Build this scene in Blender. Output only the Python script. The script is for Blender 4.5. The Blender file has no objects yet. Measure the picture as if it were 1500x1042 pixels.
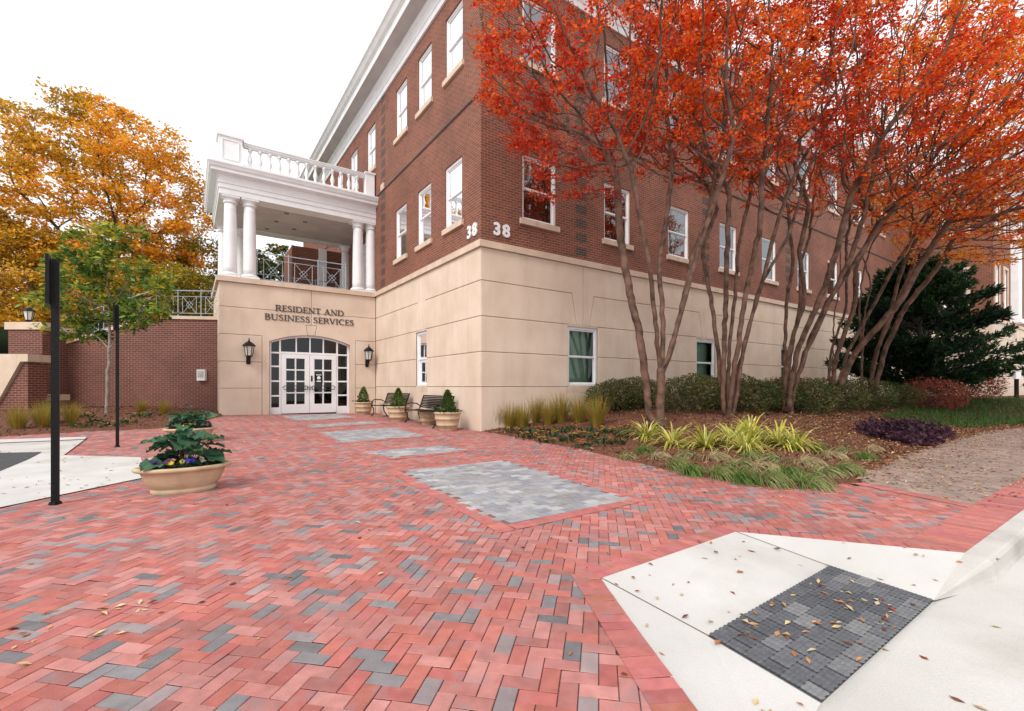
import bpy, bmesh, math, random
import numpy as np
from mathutils import Vector, Matrix
S = bpy.context.scene
COL = S.collection
R = math.radians
rng = np.random.default_rng(7)
random.seed(7)

# ------------------------------------------------------------------ camera
F, HZ, CAMH = 688.0, 567.0, 1.2          # focal length and horizon row in photo pixels (1500 wide), eye height in metres
cam_d = bpy.data.cameras.new('camera'); cam = bpy.data.objects.new('camera', cam_d); COL.objects.link(cam)
cam.location = (0, 0, CAMH); cam.rotation_euler = (R(90), 0, 0)
cam_d.sensor_width = 36; cam_d.lens = 36 * F / 1500; cam_d.shift_y = (HZ - 521) / 1500
cam_d.clip_end = 2000; S.camera = cam

# ------------------------------------------------------------------ light: bright overcast
SUN_EL, SUN_AZ = 46, 207                  # azimuth clockwise from +Y: the soft sun stands behind left of the viewer
w = bpy.data.worlds.new('World'); S.world = w; w.use_nodes = True
nt = w.node_tree; nt.nodes.clear()
sky = nt.nodes.new('ShaderNodeTexSky'); sky.sky_type = 'NISHITA'; sky.sun_disc = False
sky.sun_elevation = R(SUN_EL); sky.sun_rotation = R(SUN_AZ); sky.dust_density = 4; sky.air_density = 1.0
mx = nt.nodes.new('ShaderNodeMixRGB'); mx.inputs[0].default_value = .9
mx.inputs[2].default_value = (9.1, 9.25, 9.5, 1)       # cloud layer
bg = nt.nodes.new('ShaderNodeBackground'); bg.inputs[1].default_value = .1
out = nt.nodes.new('ShaderNodeOutputWorld')
nt.links.new(sky.outputs[0], mx.inputs[1]); nt.links.new(mx.outputs[0], bg.inputs[0]); nt.links.new(bg.outputs[0], out.inputs[0])
sd = bpy.data.lights.new('sun', 'SUN'); sd.energy = 1.8; sd.angle = R(25); sd.color = (1, .95, .88)
so = bpy.data.objects.new('sun', sd); COL.objects.link(so)
dv = Vector((math.sin(R(SUN_AZ)) * math.cos(R(SUN_EL)), math.cos(R(SUN_AZ)) * math.cos(R(SUN_EL)), math.sin(R(SUN_EL))))
so.rotation_euler = dv.to_track_quat('Z', 'Y').to_euler(); so.location = dv * 60
S.view_settings.view_transform = 'Standard'; S.view_settings.look = 'None'
S.view_settings.exposure = .5; S.view_settings.gamma = 1
S.cycles.max_bounces = 6; S.cycles.transparent_max_bounces = 6; S.cycles.diffuse_bounces = 3

# ------------------------------------------------------------------ materials
def new_mat(name):
    m = bpy.data.materials.new(name); m.use_nodes = True
    n = m.node_tree; b = n.nodes['Principled BSDF']
    return m, n, b
def N(n, t, **kw):
    x = n.nodes.new(t)
    for k, v in kw.items(): setattr(x, k, v)
    return x
def rgba(c): return (c[0], c[1], c[2], 1)
def mottled(name, c1, c2, scale=4, rough=.7, bump=.1, bscale=60, detail=6, metal=0, lo=.35, hi=.65, coords='Object', spec=.4):
    m, n, b = new_mat(name)
    tc = N(n, 'ShaderNodeTexCoord')
    nz = N(n, 'ShaderNodeTexNoise'); nz.inputs['Scale'].default_value = scale; nz.inputs['Detail'].default_value = detail
    cr = N(n, 'ShaderNodeValToRGB'); cr.color_ramp.elements[0].color = rgba(c1); cr.color_ramp.elements[1].color = rgba(c2)
    cr.color_ramp.elements[0].position = lo; cr.color_ramp.elements[1].position = hi
    n.links.new(tc.outputs[coords], nz.inputs['Vector']); n.links.new(nz.outputs[0], cr.inputs[0]); n.links.new(cr.outputs[0], b.inputs['Base Color'])
    b.inputs['Roughness'].default_value = rough; b.inputs['Metallic'].default_value = metal
    b.inputs['Specular IOR Level'].default_value = spec
    if bump:
        n2 = N(n, 'ShaderNodeTexNoise'); n2.inputs['Scale'].default_value = bscale; n2.inputs['Detail'].default_value = 4
        bp = N(n, 'ShaderNodeBump'); bp.inputs['Strength'].default_value = bump; bp.inputs['Distance'].default_value = .02
        n.links.new(tc.outputs[coords], n2.inputs['Vector']); n.links.new(n2.outputs[0], bp.inputs['Height']); n.links.new(bp.outputs[0], b.inputs['Normal'])
    return m
def attr_mat(name, rough=.6, transl=0, mott=.25, mscale=30, bump=.15, bscale=90, spec=.3, blotch=False):
    """colour from each piece's own 'Col' attribute, gently mottled"""
    m, n, b = new_mat(name)
    at = N(n, 'ShaderNodeAttribute', attribute_name='Col'); tc = N(n, 'ShaderNodeTexCoord')
    nz = N(n, 'ShaderNodeTexNoise'); nz.inputs['Scale'].default_value = mscale; nz.inputs['Detail'].default_value = 5
    mr = N(n, 'ShaderNodeMapRange'); mr.inputs[1].default_value = .3; mr.inputs[2].default_value = .7
    mr.inputs[3].default_value = 1 - mott; mr.inputs[4].default_value = 1 + mott
    vm = N(n, 'ShaderNodeVectorMath', operation='SCALE')
    n.links.new(tc.outputs['Object'], nz.inputs['Vector']); n.links.new(nz.outputs[0], mr.inputs[0])
    n.links.new(at.outputs['Color'], vm.inputs[0]); n.links.new(mr.outputs[0], vm.inputs['Scale']); n.links.new(vm.outputs[0], b.inputs['Base Color'])
    if blotch:                                         # kiln flashing: grey-violet clouds burnt into the clay
        n3 = N(n, 'ShaderNodeTexNoise'); n3.inputs['Scale'].default_value = 7; n3.inputs['Detail'].default_value = 3
        m3 = N(n, 'ShaderNodeMapRange'); m3.inputs[1].default_value = .56; m3.inputs[2].default_value = .74; m3.inputs[4].default_value = .6
        mc = N(n, 'ShaderNodeMixRGB'); mc.inputs[2].default_value = (.22, .185, .20, 1)
        n.links.new(tc.outputs['Object'], n3.inputs['Vector']); n.links.new(n3.outputs[0], m3.inputs[0]); n.links.new(m3.outputs[0], mc.inputs[0]); n.links.new(vm.outputs[0], mc.inputs[1])
        n4 = N(n, 'ShaderNodeTexNoise'); n4.inputs['Scale'].default_value = .55; n4.inputs['Detail'].default_value = 10; n4.inputs['Roughness'].default_value = .65      # grime and scuffs
        m4 = N(n, 'ShaderNodeMapRange'); m4.inputs[1].default_value = .35; m4.inputs[2].default_value = .68; m4.inputs[3].default_value = 1.06; m4.inputs[4].default_value = .80
        v4 = N(n, 'ShaderNodeVectorMath', operation='SCALE'); n.links.new(tc.outputs['Object'], n4.inputs['Vector']); n.links.new(n4.outputs[0], m4.inputs[0]); n.links.new(mc.outputs[0], v4.inputs[0]); n.links.new(m4.outputs[0], v4.inputs['Scale']); n.links.new(v4.outputs[0], b.inputs['Base Color'])
    b.inputs['Roughness'].default_value = rough; b.inputs['Specular IOR Level'].default_value = spec
    if bump:
        n2 = N(n, 'ShaderNodeTexNoise'); n2.inputs['Scale'].default_value = bscale
        bp = N(n, 'ShaderNodeBump'); bp.inputs['Strength'].default_value = bump; bp.inputs['Distance'].default_value = .01
        n.links.new(tc.outputs['Object'], n2.inputs['Vector']); n.links.new(n2.outputs[0], bp.inputs['Height']); n.links.new(bp.outputs[0], b.inputs['Normal'])
    if transl:
        o = n.nodes['Material Output']; t = N(n, 'ShaderNodeBsdfTranslucent'); ms = N(n, 'ShaderNodeMixShader'); ms.inputs[0].default_value = transl
        n.links.new(vm.outputs[0], t.inputs[0]); n.links.new(b.outputs[0], ms.inputs[1]); n.links.new(t.outputs[0], ms.inputs[2]); n.links.new(ms.outputs[0], o.inputs[0])
    return m
def brick_mat(name, c1, c2, cm, bw=.215, rh=.075, ms=.006):
    m, n, b = new_mat(name)
    uv = N(n, 'ShaderNodeUVMap'); br = N(n, 'ShaderNodeTexBrick'); br.offset = .5
    br.inputs['Color1'].default_value = rgba(c1); br.inputs['Color2'].default_value = rgba(c2); br.inputs['Mortar'].default_value = rgba(cm)
    br.inputs['Scale'].default_value = 1; br.inputs['Mortar Size'].default_value = ms; br.inputs['Mortar Smooth'].default_value = .1
    br.inputs['Bias'].default_value = -.1; br.inputs['Brick Width'].default_value = bw; br.inputs['Row Height'].default_value = rh
    nz = N(n, 'ShaderNodeTexNoise'); nz.inputs['Scale'].default_value = .8; nz.inputs['Detail'].default_value = 6
    mr = N(n, 'ShaderNodeMapRange'); mr.inputs[1].default_value = .3; mr.inputs[2].default_value = .7; mr.inputs[3].default_value = .8; mr.inputs[4].default_value = 1.2
    vm = N(n, 'ShaderNodeVectorMath', operation='SCALE')
    n.links.new(uv.outputs[0], br.inputs['Vector']); n.links.new(uv.outputs[0], nz.inputs['Vector']); n.links.new(nz.outputs[0], mr.inputs[0])
    n.links.new(br.outputs['Color'], vm.inputs[0]); n.links.new(mr.outputs[0], vm.inputs['Scale']); n.links.new(vm.outputs[0], b.inputs['Base Color'])
    bp = N(n, 'ShaderNodeBump'); bp.invert = True; bp.inputs['Strength'].default_value = .5; bp.inputs['Distance'].default_value = .006
    n.links.new(br.outputs['Fac'], bp.inputs['Height']); n.links.new(bp.outputs[0], b.inputs['Normal'])
    b.inputs['Roughness'].default_value = .8
    return m
def glass_mat(name, tint=(.35, .4, .4), ior=1.9):
    m, n, b = new_mat(name); o = n.nodes['Material Output']; n.nodes.remove(b)
    gl = N(n, 'ShaderNodeBsdfGlossy'); gl.inputs['Roughness'].default_value = .015; gl.inputs['Color'].default_value = (.93, .96, 1, 1)
    tr = N(n, 'ShaderNodeBsdfTransparent'); tr.inputs[0].default_value = rgba(tint)
    fr = N(n, 'ShaderNodeFresnel'); fr.inputs[0].default_value = ior
    tc = N(n, 'ShaderNodeTexCoord'); nz = N(n, 'ShaderNodeTexNoise'); nz.inputs['Scale'].default_value = .9
    bp = N(n, 'ShaderNodeBump'); bp.inputs['Strength'].default_value = .02; bp.inputs['Distance'].default_value = .1
    n.links.new(tc.outputs['Object'], nz.inputs['Vector']); n.links.new(nz.outputs[0], bp.inputs['Height']); n.links.new(bp.outputs[0], gl.inputs['Normal'])
    mxs = N(n, 'ShaderNodeMixShader'); n.links.new(fr.outputs[0], mxs.inputs[0]); n.links.new(tr.outputs[0], mxs.inputs[1]); n.links.new(gl.outputs[0], mxs.inputs[2]); n.links.new(mxs.outputs[0], o.inputs[0])
    return m
def emit_mat(name, c, s):
    m, n, b = new_mat(name); b.inputs['Base Color'].default_value = rgba(c); b.inputs['Emission Color'].default_value = rgba(c); b.inputs['Emission Strength'].default_value = s
    return m

M_brick = brick_mat('red_brick', (.215, .06, .032), (.135, .039, .021), (.31, .21, .155))
M_wallbrick = brick_mat('dark_red_brick', (.165, .04, .026), (.11, .028, .019), (.31, .21, .165), ms=.007)
M_darkbrick = brick_mat('charcoal_brick', (.05, .034, .028), (.075, .047, .038), (.2, .15, .12))
def masonry(name, c1, c2, scale, stain, streak=(1, 1, 1), speck=.06, rough=.85, bump=.15, bscale=150, stain_amt=.5, speck_scale=260):
    """cast stone or concrete: soft tone drift, weathering stains, fine aggregate specks"""
    m = mottled(name, c1, c2, scale, rough, bump, bscale, lo=.3, hi=.7); n = m.node_tree; b = n.nodes['Principled BSDF']
    src = b.inputs['Base Color'].links[0].from_socket; tc = N(n, 'ShaderNodeTexCoord'); mp = N(n, 'ShaderNodeMapping'); mp.inputs['Scale'].default_value = streak
    n1 = N(n, 'ShaderNodeTexNoise'); n1.inputs['Scale'].default_value = 1.0; n1.inputs['Detail'].default_value = 9; n1.inputs['Roughness'].default_value = .62
    r1 = N(n, 'ShaderNodeMapRange'); r1.inputs[1].default_value = .5; r1.inputs[2].default_value = .72; r1.inputs[4].default_value = stain_amt
    m1 = N(n, 'ShaderNodeMixRGB'); m1.inputs[2].default_value = rgba(stain)
    n2 = N(n, 'ShaderNodeTexNoise'); n2.inputs['Scale'].default_value = speck_scale; n2.inputs['Detail'].default_value = 2
    r2 = N(n, 'ShaderNodeMapRange'); r2.inputs[1].default_value = .25; r2.inputs[2].default_value = .75; r2.inputs[3].default_value = 1 - speck * 2; r2.inputs[4].default_value = 1 + speck * 2
    vm = N(n, 'ShaderNodeVectorMath', operation='SCALE'); L_ = n.links.new
    L_(tc.outputs['Object'], mp.inputs[0]); L_(mp.outputs[0], n1.inputs['Vector']); L_(n1.outputs[0], r1.inputs[0]); L_(r1.outputs[0], m1.inputs[0]); L_(src, m1.inputs[1])
    L_(tc.outputs['Object'], n2.inputs['Vector']); L_(n2.outputs[0], r2.inputs[0]); L_(m1.outputs[0], vm.inputs[0]); L_(r2.outputs[0], vm.inputs['Scale']); L_(vm.outputs[0], b.inputs['Base Color'])
    return m
M_stone = masonry('cast_stone', (.62, .485, .38), (.735, .60, .49), 1.1, (.46, .35, .265), (2.2, 2.2, .35), .05, stain_amt=.32)
M_stone2 = masonry('cast_stone_trim', (.58, .44, .335), (.68, .535, .42), 2.5, (.36, .27, .20), (3, 3, .8), .05, stain_amt=.4)
M_joint = mottled('joint_sealant', (.16, .11, .08), (.22, .15, .11), 5, .9, 0)
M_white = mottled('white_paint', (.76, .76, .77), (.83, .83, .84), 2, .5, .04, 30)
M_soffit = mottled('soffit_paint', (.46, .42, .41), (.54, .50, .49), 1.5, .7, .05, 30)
M_glass = glass_mat('window_glass', ior=2.9); M_glass_L = glass_mat('side_window_glass', ior=1.75)
M_glass_dark = glass_mat('door_glass', (.16, .18, .19), 1.55)
M_glass_low = glass_mat('low_window_glass', (.86, .9, .86), 1.5)
M_black = mottled('black_powder_coat', (.006, .006, .007), (.012, .012, .013), 30, .5, .05, 200, spec=.2)
M_rail = mottled('painted_steel_blue_grey', (.30, .36, .42), (.38, .44, .5), 20, .45, .05, 100)
M_bronze = mottled('dark_bronze', (.035, .028, .024), (.06, .05, .042), 20, .4, .05, 100, metal=.4)
M_room = mottled('room_wall', (.2, .2, .18), (.26, .26, .23), .7, .9, 0)
M_green = mottled('green_room_wall', (.27, .40, .30), (.34, .47, .36), .7, .9, 0)
M_roof = mottled('roof_shingle', (.08, .08, .085), (.13, .13, .135), 9, .9, .3, 50)
M_conc = masonry('broom_concrete', (.51, .495, .475), (.61, .595, .575), 1.1, (.38, .35, .31), (.9, .9, .9), .045, bump=.3, bscale=220, stain_amt=.6)
M_conc_kerb = masonry('kerb_concrete', (.46, .44, .41), (.58, .56, .53), 2.0, (.30, .28, .25), (1.4, 1.4, 1.4), .08, bump=.35, bscale=160, stain_amt=.6)
M_street = masonry('street_concrete', (.50, .48, .455), (.60, .585, .56), .8, (.39, .35, .30), (.7, .7, .7), .05, bump=.3, bscale=180, stain_amt=.65)
M_asphalt = mottled('asphalt', (.045, .046, .05), (.09, .09, .095), 40, .9, .5, 150)
M_sand = mottled('joint_sand', (.16, .085, .075), (.24, .13, .115), 30, .95, .2, 200)
M_paver = attr_mat('clay_pavers', .75, mott=.14, mscale=14, bump=.25, bscale=160, blotch=True)
M_mulch = mottled('bark_mulch', (.04, .015, .009), (.24, .09, .045), 34, .95, 1.0, 45, detail=10, lo=.3, hi=.72)
M_soil = mottled('potting_soil', (.02, .014, .01), (.05, .035, .025), 30, .95, .6, 60)
M_grass = mottled('grass_ground', (.035, .07, .02), (.06, .11, .03), 6, .95, .6, 60)
M_leaf = attr_mat('leaf_blades', .5, transl=.38, mott=.12, mscale=8, bump=0)
M_litter = attr_mat('fallen_leaf', .7, transl=.1, mott=.2, mscale=40, bump=0)
M_bark_red = mottled('crape_bark', (.04, .019, .013), (.19, .10, .066), 5, .7, .35, 25, lo=.32, hi=.68)
M_bark_dark = mottled('dark_bark', (.045, .035, .028), (.10, .08, .065), 6, .9, .6, 25)
M_bark_grey = mottled('grey_bark', (.20, .165, .14), (.33, .28, .24), 8, .85, .4, 40)
M_terra = mottled('tan_cast_planter', (.44, .32, .20), (.60, .455, .30), 5, .85, .25, 90, lo=.3, hi=.7)
M_tact = attr_mat('tactile_pavers', .8, mott=.18, mscale=30, bump=.25, bscale=200)
M_letter = mottled('bronze_letter', (.04, .03, .025), (.07, .05, .04), 20, .5, 0)
M_lampglass = mottled('lantern_glass', (.55, .54, .5), (.68, .67, .62), 8, .3, 0)
M_tube = emit_mat('ceiling_lamp', (1, .9, .6), 14)

# ------------------------------------------------------------------ mesh builder
class MB:
    def __init__(s): s.v = []; s.f = []; s.c = []; s.T = None
    def P(s, p):
        return s.T(*p) if s.T else tuple(p)
    def add(s, vs, fs, col=None):
        k = len(s.v); s.v += [s.P(p) for p in vs]; s.f += [tuple(i + k for i in f) for f in fs]
        s.c += [col or (1, 1, 1)] * len(vs); return s
    def box(s, x0, x1, y0, y1, z0, z1, col=None):
        return s.add([(x, y, z) for z in (z0, z1) for y in (y0, y1) for x in (x0, x1)],
                     [(0, 2, 3, 1), (4, 5, 7, 6), (0, 1, 5, 4), (2, 6, 7, 3), (0, 4, 6, 2), (1, 3, 7, 5)], col)
    def quad(s, a, b, c, d, col=None): return s.add([a, b, c, d], [(0, 1, 2, 3)], col)
    def prism(s, poly, d0, d1, plane='xz', col=None):
        n = len(poly)
        mk = {'xz': lambda p, d: (p[0], d, p[1]), 'xy': lambda p, d: (p[0], p[1], d), 'yz': lambda p, d: (d, p[0], p[1])}[plane]
        vs = [mk(p, d0) for p in poly] + [mk(p, d1) for p in poly]
        fs = [tuple(range(n)), tuple(range(2 * n - 1, n - 1, -1))] + [(i, (i + 1) % n, n + (i + 1) % n, n + i) for i in range(n)]
        return s.add(vs, fs, col)
    def tube(s, pts, rad, n=8, cap=True, col=None):
        pts = [Vector(p) for p in pts]; m = len(pts)
        if not hasattr(rad, '__len__'): rad = [rad] * m
        t0 = (pts[1] - pts[0]).normalized(); u = t0.orthogonal().normalized(); vs = []; fs = []
        for i in range(m):
            t = (pts[min(i + 1, m - 1)] - pts[max(i - 1, 0)]).normalized()
            u = (u - t * u.dot(t)); u = u.normalized() if u.length > 1e-6 else t.orthogonal().normalized(); vv = t.cross(u)
            for k in range(n):
                a = 2 * math.pi * k / n; vs.append(tuple(pts[i] + (u * math.cos(a) + vv * math.sin(a)) * rad[i]))
        for i in range(m - 1):
            for k in range(n):
                fs.append((i * n + k, i * n + (k + 1) % n, (i + 1) * n + (k + 1) % n, (i + 1) * n + k))
        if cap: fs += [tuple(range(n - 1, -1, -1)), tuple(range((m - 1) * n, m * n))]
        return s.add(vs, fs, col)
    def lathe(s, prof, n=24, c=(0, 0, 0), sx=1, sy=1, cap=True, col=None):
        vs = []; fs = []; m = len(prof)
        for r, z in prof:
            for k in range(n):
                a = 2 * math.pi * k / n; vs.append((c[0] + r * sx * math.cos(a), c[1] + r * sy * math.sin(a), c[2] + z))
        for i in range(m - 1):
            for k in range(n): fs.append((i * n + k, i * n + (k + 1) % n, (i + 1) * n + (k + 1) % n, (i + 1) * n + k))
        if cap: fs += [tuple(range(n - 1, -1, -1)), tuple(range((m - 1) * n, m * n))]
        return s.add(vs, fs, col)
    def panel(s, poly, gap, d0, d1, ch=.012):
        """one flat slab in the (s,z) plane between depths d0 (back) and d1 (front), shrunk by gap with a chamfered rim"""
        a = sum(poly[i][0] * poly[(i + 1) % len(poly)][1] - poly[(i + 1) % len(poly)][0] * poly[i][1] for i in range(len(poly)))
        if a < 0: poly = poly[::-1]
        p1 = inset(poly, gap); p2 = inset(poly, gap + ch); n = len(poly)
        df = d1 + (ch if d0 > d1 else -ch)
        vs = [(p[0], d0, p[1]) for p in p1] + [(p[0], df, p[1]) for p in p1] + [(p[0], d1, p[1]) for p in p2]
        fs = []
        for r in (0, n):
            fs += [(r + i, r + (i + 1) % n, r + n + (i + 1) % n, r + n + i) for i in range(n)]
        fs.append(tuple(range(2 * n, 3 * n)))
        return s.add(vs, fs)
    def build(s, name, mat, parent=None, smooth=False, col=False, loc=None, recalc=False):
        me = bpy.data.meshes.new(name); me.from_pydata(s.v, [], s.f)
        if recalc:
            bm = bmesh.new(); bm.from_mesh(me); bmesh.ops.recalc_face_normals(bm, faces=bm.faces); bm.to_mesh(me); bm.free()
        finish(me, mat, smooth, np.array(s.c, dtype=np.float32) if col else None)
        o = bpy.data.objects.new(name, me); COL.objects.link(o)
        if parent: o.parent = parent
        if loc is not None: o.location = loc
        return o
def inset(poly, g):
    n = len(poly); o = []
    for i in range(n):
        p0, p1, p2 = Vector(poly[i - 1]), Vector(poly[i]), Vector(poly[(i + 1) % n])
        e1 = (p1 - p0).normalized(); e2 = (p2 - p1).normalized()
        n1 = Vector((-e1.y, e1.x)); n2 = Vector((-e2.y, e2.x)); b = n1 + n2
        k = 1 / max(.35, (1 + n1.dot(n2)))
        o.append((p1.x + b.x * g * k, p1.y + b.y * g * k))
    return o
def finish(me, mat, smooth=False, cols=None):
    me.materials.append(mat)
    nl = len(me.loops)
    if len(me.polygons) < 60000:
        co = np.empty(len(me.vertices) * 3, np.float32); me.vertices.foreach_get('co', co); co = co.reshape(-1, 3)
        vi = np.empty(nl, np.int32); me.loops.foreach_get('vertex_index', vi)
        lt = np.empty(len(me.polygons), np.int32); me.polygons.foreach_get('loop_total', lt)
        nr = np.empty(len(me.polygons) * 3, np.float32); me.polygons.foreach_get('normal', nr); nr = np.abs(nr.reshape(-1, 3))
        ax = np.repeat(nr.argmax(1), lt); p = co[vi]
        uv = np.where((ax == 2)[:, None], p[:, [0, 1]], np.where((ax == 0)[:, None], p[:, [1, 2]], p[:, [0, 2]]))
        l = me.uv_layers.new(name='UVMap'); l.data.foreach_set('uv', uv.astype(np.float32).ravel())
    if smooth: me.polygons.foreach_set('use_smooth', np.ones(len(me.polygons), dtype=bool))
    if cols is not None:
        a = me.attributes.new('Col', 'FLOAT_COLOR', 'POINT')
        a.data.foreach_set('color', np.hstack([cols, np.ones((len(cols), 1), np.float32)]).astype(np.float32).ravel())
    me.update()
def np_quads(name, V, mat, cols=None, parent=None, loc=None, smooth=False):
    """V: (n,4,3) array of quads -> one mesh object; cols (n,3)"""
    n = len(V); me = bpy.data.meshes.new(name)
    me.vertices.add(n * 4); me.vertices.foreach_set('co', V.astype(np.float32).ravel())
    me.loops.add(n * 4); me.loops.foreach_set('vertex_index', np.arange(n * 4, dtype=np.int32))
    me.polygons.add(n); me.polygons.foreach_set('loop_start', np.arange(0, n * 4, 4, dtype=np.int32))
    me.update(calc_edges=True)
    me.materials.append(mat)
    if cols is not None:
        a = me.attributes.new('Col', 'FLOAT_COLOR', 'POINT')
        a.data.foreach_set('color', np.hstack([np.repeat(cols, 4, 0), np.ones((n * 4, 1))]).astype(np.float32).ravel())
    o = bpy.data.objects.new(name, me); COL.objects.link(o)
    if parent: o.parent = parent
    if loc is not None: o.location = loc
    return o
def empty(name, loc=(0, 0, 0), rz=0):
    o = bpy.data.objects.new(name, None); COL.objects.link(o); o.location = loc; o.rotation_euler = (0, 0, rz); o.empty_display_size = .2
    return o
def tag(o, label, cat, group=None, kind=None):
    o['label'] = label; o['category'] = cat
    if group: o['group'] = group
    if kind: o['kind'] = kind
    return o
def struct(o): o['kind'] = 'structure'; return o
def copy_tree(o, parent=None):
    c = o.copy(); COL.objects.link(c); c.parent = parent
    for ch in o.children: copy_tree(ch, c)
    return c

# ------------------------------------------------------------------ lie of the land
YAW = R(34.5); dR = np.array([math.cos(YAW), math.sin(YAW)]); dL = np.array([-math.sin(YAW), math.cos(YAW)])
def sstep(a, b, x): t = np.clip((np.asarray(x, float) - a) / (b - a), 0, 1); return t * t * (3 - 2 * t)
def g(x, y):                                        # the forecourt rises gently towards the entrance
    return .0205 * np.clip(-.84 - np.asarray(x, float), 0, 12) * sstep(7, 14, y)
def gp(px, py, hf=g):                               # photo pixel -> point on the ground
    z = 0.
    for _ in range(30):
        Y = (CAMH - z) * F / max(py - HZ, 2); X = (px - 750) / F * Y; z = .5 * z + .5 * float(hf(X, Y))
    return np.array([X, Y])
def at(px, py, Y): return Vector(((px - 750) / F * Y, Y, CAMH - (py - HZ) * Y / F))
C0 = gp(704.5, 632)
def loc2w(x, y): return C0 + dR * x + dL * y
def w2loc(p): q = np.asarray(p)[..., :2] - C0; return q @ dR, q @ dL
EDGE_R = [gp(*p) for p in [(704.5, 632.5), (760, 643), (850, 660), (930, 679), (1010, 698), (1100, 714), (1180, 720), (1240, 713), (1290, 692), (1340, 668), (1400, 646), (1460, 632), (1540, 622)]]
EDGE_L = [gp(*p) for p in [(325, 611), (290, 622), (225, 629), (150, 632), (60, 637), (-60, 645), (-200, 655)]]
def dist_poly(P, E):
    P = np.atleast_2d(P); d = np.full(len(P), 1e9)
    for a, b in zip(E[:-1], E[1:]):
        ab = b - a; t = np.clip(((P - a) @ ab) / (ab @ ab), 0, 1); d = np.minimum(d, np.linalg.norm(P - a - t[:, None] * ab, axis=1))
    return d
def bedR(x, y): return -.02 + .05 * sstep(0, .25, dist_poly(np.stack([np.ravel(x), np.ravel(y)], 1), EDGE_R)).reshape(np.shape(x)) + .62 * sstep(0, 6.5, dist_poly(np.stack([np.ravel(x), np.ravel(y)], 1), EDGE_R)).reshape(np.shape(x))
def bedL(x, y):
    return g(x, y) - .015 + .045 * sstep(0, .25, dist_poly(np.stack([np.ravel(x), np.ravel(y)], 1), EDGE_L)).reshape(np.shape(x)) + .2 * sstep(0, 4, dist_poly(np.stack([np.ravel(x), np.ravel(y)], 1), EDGE_L)).reshape(np.shape(x))
def sheet(name, A, B, hf, m, mat):
    """ruled ground sheet between two polylines with equal point count"""
    A = dens(A, 90); B = dens(B, 90); n = len(A); V = []; Fs = []
    for i in range(n):
        for j in range(m + 1):
            p = A[i] + (B[i] - A[i]) * (j / m); V.append((p[0], p[1], float(hf(np.array([p[0]]), np.array([p[1]]))[0]) + random.uniform(-.012, .012)))
    for i in range(n - 1):
        for j in range(m): Fs.append((i * (m + 1) + j, (i + 1) * (m + 1) + j, (i + 1) * (m + 1) + j + 1, i * (m + 1) + j + 1))
    b = MB(); b.add(V, Fs); return b.build(name, mat, smooth=True)
def dens(E, n):
    E = np.array(E); L = np.r_[0, np.cumsum(np.linalg.norm(np.diff(E, axis=0), axis=1))]; t = np.linspace(0, L[-1], n)
    return np.stack([np.interp(t, L, E[:, 0]), np.interp(t, L, E[:, 1])], 1)

# ------------------------------------------------------------------ the building (local x along the right facade, local y along the left one)
B = empty('office_building', (C0[0], C0[1], 0), YAW)
tag(B, 'three storey red brick office building with tan stone base and white columned entrance porch', 'building')
YI = 8.68                                             # porch front stands at local y = 8.68, from x = 0 to -5.63
PW = 5.63; PD = 4.5
TR = lambda s, d, z: (s, d, z)                        # right facade: d runs into the wall
TL = lambda s, d, z: (d, s, z)                        # left facade
TP = lambda s, d, z: (-s, YI + d, z)                  # porch front
WX = 31.3; WY = -4.4
TWF = lambda s, d, z: (WX + s, WY + d, z)             # projecting wing, front
TWS = lambda s, d, z: (WX + d, s, z)                  # projecting wing, side
BELT0, BELT1, FRZ0, FRZ1 = 5.0, 5.18, 13.02, 13.67
W2, W3 = (6.03, 1.88), (10.6, 1.86)

def wall(T, s0, s1, z0, z1, holes, mat, name, rev=.13, d=0):
    b = MB(); b.T = T
    xs = sorted({s0, s1, *[h[0] for h in holes], *[h[1] for h in holes]}); zs = sorted({z0, z1, *[h[2] for h in holes], *[h[3] for h in holes]})
    for a, c in zip(xs[:-1], xs[1:]):
        for e, f in zip(zs[:-1], zs[1:]):
            mx_, mz_ = (a + c) / 2, (e + f) / 2
            if any(h[0] < mx_ < h[1] and h[2] < mz_ < h[3] for h in holes): continue
            b.quad((a, d, e), (c, d, e), (c, d, f), (a, d, f))
    for h in holes:
        b.quad((h[0], d, h[2]), (h[0], d + rev, h[2]), (h[0], d + rev, h[3]), (h[0], d, h[3]))
        b.quad((h[1], d, h[2]), (h[1], d, h[3]), (h[1], d + rev, h[3]), (h[1], d + rev, h[2]))
        b.quad((h[0], d, h[3]), (h[0], d + rev, h[3]), (h[1], d + rev, h[3]), (h[1], d, h[3]))
        b.quad((h[0], d, h[2]), (h[1], d, h[2]), (h[1], d + rev, h[2]), (h[0], d + rev, h[2]))
    return b.build(name, mat, B)

BAY = 3.29
R2 = [1.38 + BAY * i for i in range(9)]                       # upper windows, right facade, width 1.26
R1 = [3.12 + 2 * BAY * i for i in range(5)]                   # ground floor
L2 = [1.07, 3.18, 5.28]; L3 = [1.03, 3.14, 5.24, 8.75, 11.35, 13.9, 16.4, 19.0]
WW, WL = 1.26, 1.1
hR = [(s, s + WW, z, z + h) for s in R2 for z, h in (W2, W3)]
hL = [(s, s + WL, W2[0], W2[0] + W2[1]) for s in L2] + [(s, s + WL, W3[0], W3[0] + W3[1]) for s in L3] + [(YI + 1.0, YI + 2.2, 5.25, 7.6)]
wall(TR, 0, WX, BELT1, FRZ0, hR, M_brick, 'brick_wall')
wall(TL, 0, 24, BELT1, FRZ0, hL, M_brick, 'brick_wall')
hW = [(.55, 1.45, 6.0, 8.3), (2.7, 3.6, 6.0, 8.3), (.55, 1.45, 10.2, 12.3), (2.7, 3.6, 10.2, 12.3)]
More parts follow.
